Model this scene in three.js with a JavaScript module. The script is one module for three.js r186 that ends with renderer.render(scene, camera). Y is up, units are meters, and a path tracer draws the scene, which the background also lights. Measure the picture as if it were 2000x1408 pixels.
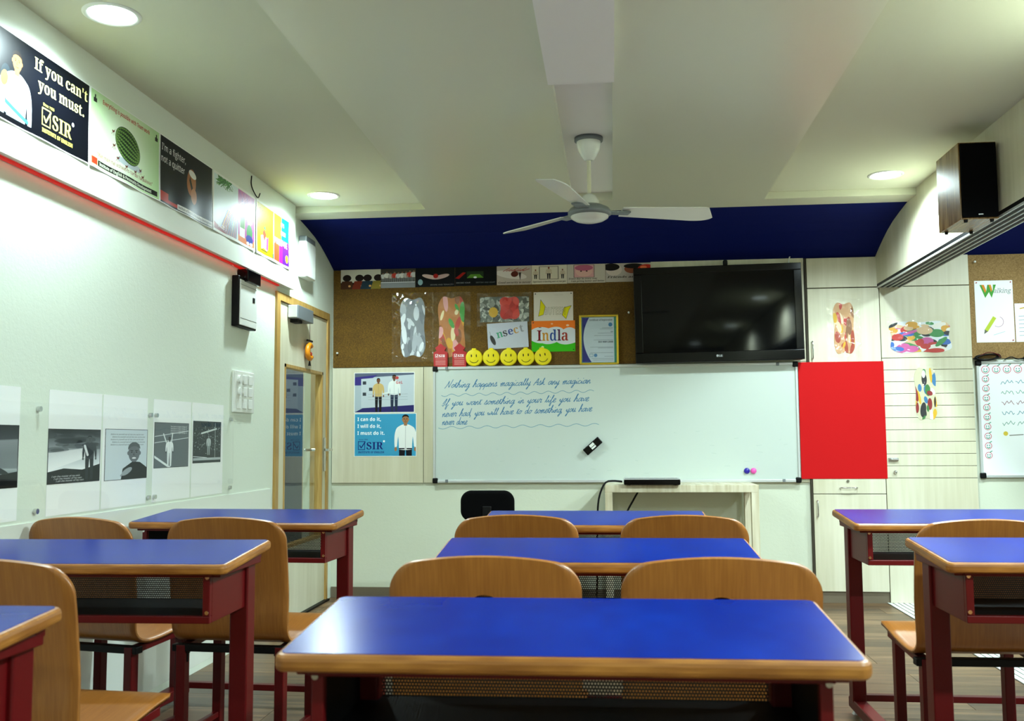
import * as THREE from 'three';
import { RoundedBoxGeometry } from 'three/addons/geometries/RoundedBoxGeometry.js';
import { mergeGeometries } from 'three/addons/utils/BufferGeometryUtils.js';
import { RectAreaLightUniformsLib } from 'three/addons/lights/RectAreaLightUniformsLib.js';
import { Brush, Evaluator, SUBTRACTION } from 'three-bvh-csg';

// ---------------------------------------------------------------- camera, exposure, lights
const scene = new THREE.Scene();
const renderer = new THREE.WebGLRenderer({ antialias: true });
renderer.toneMapping = THREE.LinearToneMapping;
renderer.toneMappingExposure = 2.2;
renderer.shadowMap.enabled = true;
RectAreaLightUniformsLib.init();
const RAD = Math.PI / 180;
const camera = new THREE.PerspectiveCamera(2 * Math.atan(704 / 1900) / RAD, 2000 / 1408, 0.05, 60);
camera.position.set(0, 1.03, 0);
camera.rotation.order = 'YXZ';
camera.rotation.set(4.73 * RAD, 5.9 * RAD, -0.35 * RAD);
camera.focus = 5; camera.userData.fStop = 7;
scene.background = new THREE.Color(0x000000);

const LAMP = new THREE.Color(0.79, 1.0, 1.02);      // cool, slightly green lamps
const LAMP_CD = [2.9, 3.7, 2.8, 11, 1.4, 7, 2, 2.5], BAY_POWER = 66;   // candela of the round recessed ceiling lamps; radiance of the panels next door
// x, z of the ceiling lamps of this room (the last two pairs are behind the camera), then of the next room
const lampSpots = [[-1.615, -5.285], [1.457, -5.24], [-1.607, -2.92], [1.457, -2.92], [-1.607, -0.55], [1.457, -0.55], [-1.2, 1.6], [1.2, 1.6]];
const bayLamps = [[2.75, -5.24], [2.75, -2.92], [2.75, -0.55]];

// ---------------------------------------------------------------- helpers
const FW = -6.43, LW = -1.89;                        // front wall and left wall planes
let seed = 7;
const rnd = () => { seed = (seed * 1664525 + 1013904223) >>> 0; return seed / 4294967296; };
const names = {};
const numbered = (n) => { const k = names[n] = (names[n] ?? -1) + 1; return k ? n + '_' + String(k).padStart(3, '0') : n; };
const shade = (o) => { o.castShadow = true; o.receiveShadow = true; return o; };
function obj(name, geo, mat, parent) {               // one mesh; top level when no parent
  const m = shade(new THREE.Mesh(Array.isArray(geo) ? mergeGeometries(geo.map((g) => g.index ? g.toNonIndexed() : g)) : geo, mat));
  m.name = parent ? name : numbered(name);
  (parent || scene).add(m);
  return m;
}
function tag(o, label, category, group) { o.userData.label = label; o.userData.category = category; if (group) o.userData.group = group; return o; }
function thing(name, label, category, pos = [0, 0, 0], turn = 0, group) {
  const g = new THREE.Group(); g.name = numbered(name); scene.add(g);
  g.position.set(...pos); g.rotation.y = turn; return tag(g, label, category, group);
}
function struct(name, geo, mat, parent, label) { const m = obj(name, geo, mat, parent); if (!parent) m.userData.kind = 'structure'; if (label) m.userData.label = label; return m; }
function uvm(g, s = 1) {                             // uv in metres from the dominant normal
  g = g.index ? g.toNonIndexed() : g; const p = g.attributes.position, n = g.attributes.normal, uv = new Float32Array(p.count * 2);
  for (let i = 0; i < p.count; i++) {
    const ax = Math.abs(n.getX(i)), ay = Math.abs(n.getY(i)), az = Math.abs(n.getZ(i));
    const [u, v] = az >= ax && az >= ay ? [p.getX(i), p.getY(i)] : ax >= ay ? [p.getZ(i), p.getY(i)] : [p.getX(i), p.getZ(i)];
    uv[2 * i] = u * s; uv[2 * i + 1] = v * s;
  }
  g.setAttribute('uv', new THREE.BufferAttribute(uv, 2)); return g;
}
const box = (w, h, d, x = 0, y = 0, z = 0) => uvm(new THREE.BoxGeometry(w, h, d).translate(x, y, z));
const span = (x0, x1, y0, y1, z0, z1) => box(x1 - x0, y1 - y0, z1 - z0, (x0 + x1) / 2, (y0 + y1) / 2, (z0 + z1) / 2);
const rbox = (w, h, d, x = 0, y = 0, z = 0, r = 0.004, n = 2) => uvm(new RoundedBoxGeometry(w, h, d, n, r).translate(x, y, z));
const rspan = (x0, x1, y0, y1, z0, z1, r = 0.003) => rbox(x1 - x0, y1 - y0, z1 - z0, (x0 + x1) / 2, (y0 + y1) / 2, (z0 + z1) / 2, r);
const cyl = (r0, r1, h, x = 0, y = 0, z = 0, n = 24) => new THREE.CylinderGeometry(r0, r1, h, n).translate(x, y, z);
const cylz = (r, h, x = 0, y = 0, z = 0, n = 24) => new THREE.CylinderGeometry(r, r, h, n).rotateX(Math.PI / 2).translate(x, y, z);
const cylx = (r, h, x = 0, y = 0, z = 0, n = 24) => new THREE.CylinderGeometry(r, r, h, n).rotateZ(Math.PI / 2).translate(x, y, z);
const V = (a) => new THREE.Vector3(...a);
const tube = (pts, r, n = 24, m = 8) => new THREE.TubeGeometry(new THREE.CatmullRomCurve3(pts.map(V)), n, r, m);
function roundRect(w, h, r) {
  const s = new THREE.Shape(), x = -w / 2, y = -h / 2;
  s.moveTo(x + r, y); s.lineTo(x + w - r, y); s.absarc(x + w - r, y + r, r, -Math.PI / 2, 0); s.lineTo(x + w, y + h - r); s.absarc(x + w - r, y + h - r, r, 0, Math.PI / 2);
  s.lineTo(x + r, y + h); s.absarc(x + r, y + h - r, r, Math.PI / 2, Math.PI); s.lineTo(x, y + r); s.absarc(x + r, y + r, r, Math.PI, Math.PI * 1.5);
  return s;
}
const slab = (w, h, r, d, bevel = 0, n = 5) => new THREE.ExtrudeGeometry(roundRect(w - 2 * bevel, h - 2 * bevel, Math.max(r - bevel, 0.001)), { depth: d - 2 * bevel, bevelEnabled: bevel > 0, bevelSize: bevel, bevelThickness: bevel, bevelSegments: 3, curveSegments: n }).translate(0, 0, bevel);

// ---------------------------------------------------------------- procedural textures
function vnoise(s) {
  const t = new Float32Array(65536); let q = s * 7919 + 13; for (let i = 0; i < 65536; i++) { q = (q * 1664525 + 1013904223) >>> 0; t[i] = q / 4294967296; }
  const h = (x, y, px, py) => t[((((y % py) + py) % py) * 256 + (((x % px) + px) % px)) & 65535];
  return (x, y, px, py) => {
    const xi = Math.floor(x), yi = Math.floor(y); let fx = x - xi, fy = y - yi; fx = fx * fx * (3 - 2 * fx); fy = fy * fy * (3 - 2 * fy);
    return (h(xi, yi, px, py) * (1 - fx) + h(xi + 1, yi, px, py) * fx) * (1 - fy) + (h(xi, yi + 1, px, py) * (1 - fx) + h(xi + 1, yi + 1, px, py) * fx) * fy;
  };
}
const hex = (c) => [(c >> 16) & 255, (c >> 8) & 255, c & 255];
// grain: noise with fx, fy cells per tile; mixes colours a to b
function grainTex(N, a, b, layers, s, repeat, gain = 1, data = false) {
  const n = vnoise(s), A = hex(a), B = hex(b), d = new Uint8Array(N * N * 4);
  for (let y = 0; y < N; y++) for (let x = 0; x < N; x++) {
    let v = 0, w = 0;
    for (const [fx, fy, k, pow = 1] of layers) { v += k * Math.pow(n(x / N * fx, y / N * fy, fx, fy), pow); w += k; }
    v = Math.min(1, Math.max(0, 0.5 + (v / w - 0.5) * gain)); const i = 4 * (y * N + x);
    for (let c = 0; c < 3; c++) d[i + c] = A[c] + (B[c] - A[c]) * v; d[i + 3] = 255;
  }
  const t = new THREE.DataTexture(d, N, N); t.wrapS = t.wrapT = THREE.RepeatWrapping; t.magFilter = THREE.LinearFilter; t.minFilter = THREE.LinearFilter;
  if (!data) t.colorSpace = THREE.SRGBColorSpace; t.repeat.set(repeat, repeat); t.needsUpdate = true; return t;
}
const std = (color, roughness, more = {}) => new THREE.MeshStandardMaterial({ color, roughness, ...more });
const phys = (color, roughness, more = {}) => new THREE.MeshPhysicalMaterial({ color, roughness, ...more });
const fineBump = grainTex(256, 0x000000, 0xffffff, [[128, 128, 1], [40, 40, 1]], 3, 2, 1, true);
const paleWoodTex = grainTex(512, 0xc8c2a4, 0xe4e0ca, [[64, 4, 1], [16, 3, 1.5], [180, 10, 0.6], [5, 2, 2]], 11, 0.8, 1.5);
const plyTex = grainTex(512, 0x86501a, 0xaa6e2e, [[90, 4, 1], [20, 3, 0.6], [200, 12, 1.5], [5, 4, 1.6]], 21, 2.5, 1.2);
const edgeTex = grainTex(256, 0x7c4a18, 0xa8702e, [[4, 40, 1], [10, 100, 1], [6, 6, 1]], 23, 3, 1.5);
const corkTex = grainTex(512, 0x52390e, 0x785818, [[200, 200, 2], [90, 90, 1], [8, 8, 0.7]], 31, 1.6, 1.6);
const corkPaleTex = grainTex(512, 0x7c6038, 0xa58656, [[200, 200, 2], [90, 90, 1], [8, 8, 0.7]], 32, 1.6, 1.6);
const floorTexA = grainTex(512, 0x4c3826, 0x8a6a48, [[4, 60, 2], [3, 14, 1.5], [12, 180, 1], [6, 5, 1.5]], 41, 0.8, 1.9);
const floorTexB = grainTex(512, 0x543f2a, 0x947352, [[4, 50, 2], [3, 11, 1.5], [12, 170, 1], [7, 6, 1.5]], 43, 0.8, 1.9);
const floorTexC = grainTex(512, 0x453222, 0x7e6142, [[3, 66, 2], [4, 17, 1.5], [11, 190, 1], [5, 6, 1.5]], 47, 0.8, 1.9);
const blueTex = grainTex(512, 0x001d78, 0x00278a, [[6, 5, 1], [24, 16, 0.6]], 51, 1.3, 1.3);

const M = {
  wall: std(0xdfe8da, 0.6, { bumpMap: fineBump, bumpScale: 0.0004 }),
  wallFront: std(0xd3d8c4, 0.6, { bumpMap: fineBump, bumpScale: 0.0004 }),
  dado: phys(0xe6ebe2, 0.16, { clearcoat: 0.5, clearcoatRoughness: 0.08 }),
  ceiling: phys(0xd6d7c2, 0.3), ceilingMatt: phys(0xd6d7c2, 0.95, { specularIntensity: 0.05 }), ceilingWhite: std(0xecebe8, 0.7),
  soffit: std(0xe2e8dc, 0.5),
  cove: phys(0x061458, 0.85, { specularIntensity: 0.2 }),
  wood: std(0xffffff, 0.45, { map: paleWoodTex }),
  woodTrim: std(0xc8a562, 0.45, { map: grainTex(256, 0xd8c8a8, 0xffffff, [[40, 4, 1], [90, 6, 1]], 61, 2, 1.3) }),
  groove: std(0x3a3325, 0.8),
  ply: phys(0xffffff, 0.38, { map: plyTex, clearcoat: 0.25, clearcoatRoughness: 0.3 }),
  plyEdge: std(0xb98a48, 0.5),
  edge: std(0xffffff, 0.4, { map: edgeTex }),
  blue: phys(0xffffff, 0.24, { specularIntensity: 0.22, map: blueTex}),
  red: phys(0x540407, 0.4, { specularIntensity: 0.5 }),
  black: phys(0x050506, 0.5, { specularIntensity: 0.4 }), blackGloss: phys(0x040405, 0.15, { specularIntensity: 0.45 }), blackFabric: phys(0x040405, 0.95, { specularIntensity: 0.2 }),
  cork: std(0xffffff, 0.95, { map: corkTex }), corkPale: std(0xffffff, 0.95, { map: corkPaleTex }),
  alu: std(0xcfd2d0, 0.35, { metalness: 0.4 }), chrome: std(0xd0d0d0, 0.15, { metalness: 1 }), grey: std(0x7d8487, 0.45, { metalness: 0.3 }),
  white: std(0xe9ece6, 0.4), whiteGloss: phys(0xe8ebe4, 0.2), paper: std(0xf2f4f0, 0.7),
  skirting: std(0x6f6350, 0.6), darkMat: std(0x15120f, 0.9),
  glass: phys(0xffffff, 0, { transmission: 1, thickness: 0, ior: 1.5 }),
  redSheet: phys(0xc61216, 0.7, { specularIntensity: 0.25, bumpMap: fineBump, bumpScale: 0.0002 }),
  gold: std(0xd9b83a, 0.3, { metalness: 0.7 }), yellow: phys(0xf2dc0c, 0.35), speakerWood: std(0xa08050, 0.25, { map: grainTex(256, 0xb0a080, 0xffffff, [[60, 3, 1], [20, 3, 1]], 71, 3, 1.4) }),
};

// ---------------------------------------------------------------- the setting
// floor: laminate planks laid across the room, over a dark base
const floor = struct('floor', span(-2.05, 4.7, -0.12, -0.010, -6.6, 2.4), M.darkMat);
{
  const pm = [floorTexA, floorTexB, floorTexC].map((t) => std(0xffffff, 0.38, { map: t }));
  const pd = 0.19, len = 1.38, rows = Math.ceil(8.7 / pd);
  const variants = [0, 1, 2, 3].map((k) => { const g = new THREE.BoxGeometry(len - 0.002, 0.01, pd - 0.002); const uv = g.attributes.uv; for (let i = 0; i < uv.count; i++) uv.setXY(i, uv.getX(i) * len + k * 0.37, uv.getY(i) * pd + k * 0.23); return g; });
  const cut = {};
  for (let r = 0; r < rows; r++) {
    let x = -1.9 - (r * 0.47 % 1) * len;
    for (; x < 4.6; x += len) {
      const x0 = Math.max(x, -1.9), x1 = Math.min(x + len, 4.6); if (x1 - x0 < 0.03) continue;
      let g = variants[(rnd() * 4) | 0];
      if (x1 - x0 < len - 0.01) { const key = (x1 - x0).toFixed(2); g = cut[key] ||= (() => { const b = new THREE.BoxGeometry(x1 - x0 - 0.002, 0.01, pd - 0.002), uv = b.attributes.uv; for (let i = 0; i < uv.count; i++) uv.setXY(i, uv.getX(i) * (x1 - x0), uv.getY(i) * pd); return b; })(); }
      obj('plank', g, pm[(rnd() * 3) | 0], floor).position.set((x0 + x1) / 2, -0.005, FW + 0.1 + r * pd);
    }
  }
}
// left wall with the opening of the door
const DZ0 = -6.31, DZ1 = -5.285, DTOP = 1.885;
struct('wall_left', [span(-2.05, LW, 0, 2.6, DZ1, 2.4), span(-2.05, LW, DTOP, 2.6, DZ0, DZ1), span(-2.05, LW, 0, 2.6, -6.6, DZ0)], M.wall);
struct('wall_front', span(-1.89, 4.7, 0, 2.6, -6.6, FW), M.wallFront);
struct('wall_right', span(4.6, 4.75, 0, 2.6, -6.6, 2.4), M.wall);
{
  const back = struct('wall_back', span(-2.05, 4.7, 0, 2.6, 2.3, 2.45), M.groove);
  for (let k = 0; k < 7; k++) for (const [y0, y1] of [[0.08, 1.6], [1.605, 2.38]]) obj('panel', span(-1.88 + k * 0.93, -1.88 + k * 0.93 + 0.925, y0, y1, 2.27, 2.3), M.wood, back);
}
struct('trim_1', span(LW, LW + 0.004, 0.03, 0.775, -5.25, 2.2), M.dado, null, 'glossy white laminate dado along the left wall');
// ceiling: side strips, lower middle panel with a slot for the fan, front strip
const slotX0 = -0.212, slotX1 = 0.016, MID = 2.386, SIDE = 2.425;
const ceil = struct('ceiling', [span(-2.05, 4.7, 2.47, 2.6, -6.6, 2.45),
  span(-1.075, slotX0, MID, 2.47, -5.70, 2.45), span(slotX1, 0.87, MID, 2.47, -5.70, 2.45), span(slotX0, slotX1, MID, 2.47, -5.70, -5.44),
  span(-1.89, -1.075, MID, 2.47, -5.70, -5.53), span(0.87, 1.70, MID, 2.47, -5.70, -5.53)], M.ceiling);
for (const [a, b, z] of [[-1.89, -1.075, -5.53], [0.87, 1.70, -5.53], [1.845, 4.6, -5.7]]) obj('side_panel', span(a, b, SIDE, 2.47, z, 2.3), M.ceilingMatt, ceil);
struct('trim_2', [span(slotX0, slotX1, 2.43, 2.47, -5.44, -3.5), span(-0.222, 0.022, 2.342, 2.47, -3.5, 2.3)], M.ceilingWhite, null, 'white boxed casing along the middle of the ceiling');
{
  const prof = [[-5.70, 2.386], [-5.85, 2.366], [-6.0, 2.342], [-6.12, 2.312], [-6.22, 2.28], [-6.32, 2.244], [-6.41, 2.208], [-6.43, 2.2], [-6.43, 2.47], [-5.70, 2.47]];
  const cv = (x0, x1) => { const s = new THREE.Shape(prof.map(([z, y]) => new THREE.Vector2(-z, y))); return new THREE.ExtrudeGeometry(s, { depth: x1 - x0, bevelEnabled: false }).rotateY(Math.PI / 2).translate(x0, 0, 0); };
  struct('trim_3', cv(-1.888, 1.70), M.cove, null, 'dark blue curved cove above the pin board');
  struct('trim_4', cv(1.845, 4.6), M.cove, null, 'blue curved cove of the room beyond the header');
}
// soffit along the left wall with its red light strip
struct('trim_5', span(LW, -1.85, 1.922, 2.46, -5.5, 2.3), M.soffit, null, 'white soffit carrying the row of posters');
{
  const led = tag(obj('light_strip', span(-1.886, -1.872, 1.914, 1.921, -5.3, 1.5), new THREE.MeshStandardMaterial({ color: 0x500000, emissive: 0xff1408, emissiveIntensity: 0.2, roughness: 0.5 })), 'thin red glowing light strip under the poster soffit', 'light strip');
  const l = new THREE.RectAreaLight(0xff1a0c, 0.9, 4.6, 0.012); l.position.set(-1.876, 1.912, -3.0); l.rotation.x = -Math.PI / 2; l.rotateZ(Math.PI / 2); scene.add(l);
}
// header of the opening to the next room, with its sliding tracks above and below
const header = struct('trim_6', [span(1.70, 1.845, 2.022, 2.6, -6.43, 2.3)], M.wood, null, 'pale wood header over the opening to the next room');
obj('track_channel', span(1.701, 1.844, 2.0, 2.022, -6.43, 2.3), M.black, header);
for (let k = 0; k < 5; k++) obj('track_rail', span(1.70 + k * 0.0345, 1.706 + k * 0.0345, 1.994, 2.004, -6.43, 2.3), M.alu, header);
const ftrack = struct('trim_7', span(1.695, 1.856, -0.001, 0.0015, -6.42, 2.2), M.black, null, 'sliding door track let into the floor');
for (let k = 0; k < 5; k++) obj('track_rail', span(1.697 + k * 0.0325, 1.722 + k * 0.0325, 0.0015, 0.005, -6.42, 2.2), M.white, ftrack);
// laminate panels on the front wall around the whiteboard and behind the television
const lam = struct('trim_8', span(-1.885, 1.245, 0.76, 1.528, FW, FW + 0.006), M.groove, null, 'pale wood laminate panels behind the whiteboard');
for (const [x0, x1] of [[-1.885, -1.262], [-1.258, -0.3], [-0.296, 0.6], [0.604, 1.245]]) obj('panel', span(x0, x1, 0.757, 1.528, FW + 0.004, FW + 0.014), M.wood, lam);
struct('trim_9', span(0.262, 1.245, 1.532, 2.21, FW, FW + 0.012), M.wood, null, 'wood panel behind the television');
// corridor beyond the glass door: beige partition and a dark notice board
struct('wall_corridor', [span(-4, -2.05, 0, 2.6, -8.0, -7.9), span(-4, -3.9, 0, 2.6, -8, -4), span(-4, -2.05, 2.5, 2.6, -8, -4), span(-4, -2.05, 0, 2.6, -4.1, -4), span(-4, -2.05, -0.1, 0, -8, -4)], M.wall);
struct('trim_10', span(-2.475, -2.055, 0, 2.45, -7.65, -7.6), std(0xb7a27c, 0.6), null, 'beige partition in the corridor');
struct('trim_11', span(-3.6, -2.48, 0.0, 2.45, -7.66, -7.62), std(0x1c2238, 0.5), null, 'dark board in the corridor');
{ const l = new THREE.RectAreaLight(LAMP, 60, 0.3, 0.3); l.position.set(-2.5, 2.49, -6.4); l.rotation.x = -Math.PI / 2; scene.add(l);
  const f = thing('corridor_lamp', 'square white ceiling lamp in the corridor behind the door', 'light', [-2.5, 2.5, -6.4]); obj('diffuser', box(0.3, 0.01, 0.3, 0, -0.003, 0), std(0xffffff, 0.5, { emissive: LAMP, emissiveIntensity: 2 }), f); obj('frame', [box(0.34, 0.012, 0.02, 0, -0.006, 0.16), box(0.34, 0.012, 0.02, 0, -0.006, -0.16), box(0.02, 0.012, 0.3, 0.16, -0.006, 0), box(0.02, 0.012, 0.3, -0.16, -0.006, 0)], M.white, f); }
struct('baseboard_front', span(-1.885, 1.24, 0, 0.07, FW, FW + 0.01), M.skirting);

// door in the left wall: frame, leaf with a tall glass pane, handle, closer
{
  const d = new THREE.Group(); d.name = 'door_1'; d.userData = { kind: 'structure', label: 'pale wood door with a tall glass pane' }; scene.add(d);
  const fx0 = LW - 0.1, fx1 = LW + 0.014;
  obj('door_frame', [span(fx0, fx1, 0, DTOP - 0.045, DZ1 - 0.055, DZ1), span(fx0, fx1, 0, DTOP - 0.045, DZ0, DZ0 + 0.04), span(fx0, fx1, DTOP - 0.045, DTOP, DZ0, DZ1)], M.woodTrim, d);
  const z0 = DZ0 + 0.042, z1 = DZ1 - 0.057, g0 = z0 + 0.075, g1 = z1 - 0.105, gy0 = 0.42, gy1 = 1.485, lx0 = LW - 0.035, lx1 = LW + 0.004;
  const leaf = obj('door_leaf', [span(lx0, lx1, 0.012, gy0, z0, z1), span(lx0, lx1, gy1, DTOP - 0.05, z0, z1), span(lx0, lx1, gy0, gy1, z0, g0), span(lx0, lx1, gy0, gy1, g1, z1)], M.wood, d);
  obj('glazing_bead', [span(lx0 - 0.002, lx1 + 0.004, gy0, gy1, g0, g0 + 0.018), span(lx0 - 0.002, lx1 + 0.004, gy0, gy1, g1 - 0.018, g1), span(lx0 - 0.002, lx1 + 0.004, gy1 - 0.018, gy1, g0, g1), span(lx0 - 0.002, lx1 + 0.004, gy0, gy0 + 0.018, g0, g1)], M.woodTrim, leaf);
  obj('glass_pane', new THREE.PlaneGeometry(g1 - g0 - 0.02, gy1 - gy0 - 0.02).rotateY(Math.PI / 2).translate(LW - 0.016, (gy0 + gy1) / 2, (g0 + g1) / 2), M.glass, leaf);
  const hz = z0 + 0.035;
  const hd = obj('handle_plate', rspan(lx1, lx1 + 0.01, 0.84, 1.06, hz - 0.018, hz + 0.018, 0.004), M.chrome, d);
  obj('lever', [cylx(0.009, 0.05, lx1 + 0.03, 0.98, hz), rspan(lx1 + 0.045, lx1 + 0.06, 0.972, 0.988, hz - 0.005, hz + 0.12, 0.005)], M.chrome, hd);
  obj('inner_lever', [cylx(0.009, 0.05, lx0 - 0.025, 0.98, hz), rspan(lx0 - 0.055, lx0 - 0.04, 0.972, 0.988, hz - 0.005, hz + 0.12, 0.005)], M.chrome, hd);
  for (const y of [0.25, 1.0, 1.7]) obj('hinge', rspan(lx1, lx1 + 0.006, y - 0.05, y + 0.05, z1 - 0.012, z1 + 0.004, 0.002), M.chrome, d);
  obj('threshold', span(-2.05, LW + 0.03, 0, 0.012, DZ0, DZ1), M.black, d);
}

// ---------------------------------------------------------------- ceiling lamps
const lens = std(0xffffff, 0.4, { emissive: LAMP, emissiveIntensity: 6 });
function lamp(x, z, label, group, power) {
  const t = thing('downlight', label, 'light', [x, SIDE, z], 0, group);
  obj('trim_ring', new THREE.LatheGeometry([[0.074, 0.002], [0.076, -0.004], [0.084, -0.006], [0.092, -0.002], [0.092, 0.002]].map((p) => new THREE.Vector2(...p)), 40), M.white, t);
  obj('diffuser', cyl(0.075, 0.075, 0.004, 0, 0, 0, 40), lens, t);
  const l = new THREE.SpotLight(LAMP, power, 0, 81 * RAD, 0.38, 2); l.position.set(x, SIDE - 0.05, z); l.target.position.set(x, 0, z); l.castShadow = true; l.shadow.radius = 2.2; scene.add(l, l.target);
}
lampSpots.forEach(([x, z], i) => lamp(x, z, ['round ceiling downlight above the door side of the poster soffit', 'round ceiling downlight beside the wall speaker', 'round ceiling downlight above the first soffit poster'][i] || 'round ceiling downlight in the rear part of the room', i > 2 ? 'rear ceiling downlights' : undefined, LAMP_CD[i]));
bayLamps.forEach(([x, z]) => {
  const t = thing('ceiling_panel', 'square ceiling light panel in the room beyond the header', 'light', [x, SIDE, z], 0, 'light panels of the next room');
  obj('frame', [box(0.34, 0.012, 0.02, 0, -0.006, 0.16), box(0.34, 0.012, 0.02, 0, -0.006, -0.16), box(0.02, 0.012, 0.3, 0.16, -0.006, 0), box(0.02, 0.012, 0.3, -0.16, -0.006, 0)], M.white, t); obj('diffuser', box(0.3, 0.006, 0.3, 0, -0.003, 0), lens, t);
  const l = new THREE.RectAreaLight(LAMP, BAY_POWER, 0.3, 0.3); l.position.set(x, SIDE - 0.012, z); l.rotation.x = -Math.PI / 2; scene.add(l);
});

// ceiling fan, at rest
{
  const f = thing('ceiling_fan', 'white three-blade ceiling fan hanging from the middle of the ceiling', 'fan', [-0.094, 2.43, -4.43]);
  obj('ceiling_ring', new THREE.LatheGeometry([[0.0, 0], [0.066, 0], [0.066, -0.016], [0.06, -0.02], [0, -0.02]].map((p) => new THREE.Vector2(...p)), 36), M.grey, f);
  obj('canopy', new THREE.LatheGeometry([[0.056, -0.018], [0.056, -0.03], [0.05, -0.06], [0.034, -0.09], [0.022, -0.106], [0.012, -0.11], [0.012, -0.1]].map((p) => new THREE.Vector2(...p)), 36), M.whiteGloss, f);
  obj('rod', cyl(0.009, 0.009, 0.25, 0, -0.215, 0), std(0xe2dfc4, 0.4), f);
  obj('lower_canopy', new THREE.LatheGeometry([[0.012, -0.265], [0.03, -0.275], [0.045, -0.3], [0.05, -0.33], [0.05, -0.335]].map((p) => new THREE.Vector2(...p)), 36), M.whiteGloss, f);
  const hub = obj('motor_housing', new THREE.LatheGeometry([[0.0, -0.318], [0.06, -0.32], [0.09, -0.335], [0.1, -0.35], [0.1, -0.362], [0.088, -0.37], [0, -0.372]].map((p) => new THREE.Vector2(...p)), 40), M.grey, f);
  obj('bottom_cap', new THREE.LatheGeometry([[0.088, -0.366], [0.086, -0.378], [0.066, -0.39], [0.036, -0.398], [0.0001, -0.4]].map((p) => new THREE.Vector2(...p)), 40), M.whiteGloss, hub);
  for (const a of [-14.3, 225.7, 105.7]) {
    const g = new THREE.Group(); g.name = 'blade_arm'; f.add(g); g.rotation.y = -a * RAD; g.position.y = -0.35;
    obj('bracket', rspan(0.085, 0.19, -0.004, 0.004, -0.028, 0.028, 0.003), M.grey, g);
    const s = new THREE.Shape(); s.moveTo(0.15, -0.045); s.lineTo(0.5, -0.068); s.quadraticCurveTo(0.585, -0.068, 0.6, -0.03); s.lineTo(0.555, 0.062); s.quadraticCurveTo(0.54, 0.072, 0.5, 0.068); s.lineTo(0.15, 0.045); s.closePath();
    const b = obj('blade', new THREE.ExtrudeGeometry(s, { depth: 0.003, bevelEnabled: true, bevelSize: 0.001, bevelThickness: 0.001, bevelSegments: 1, curveSegments: 8 }).rotateX(Math.PI / 2).translate(0, 0.008, 0), M.whiteGloss, g);
    b.rotation.x = -13 * RAD;
  }
}

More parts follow.
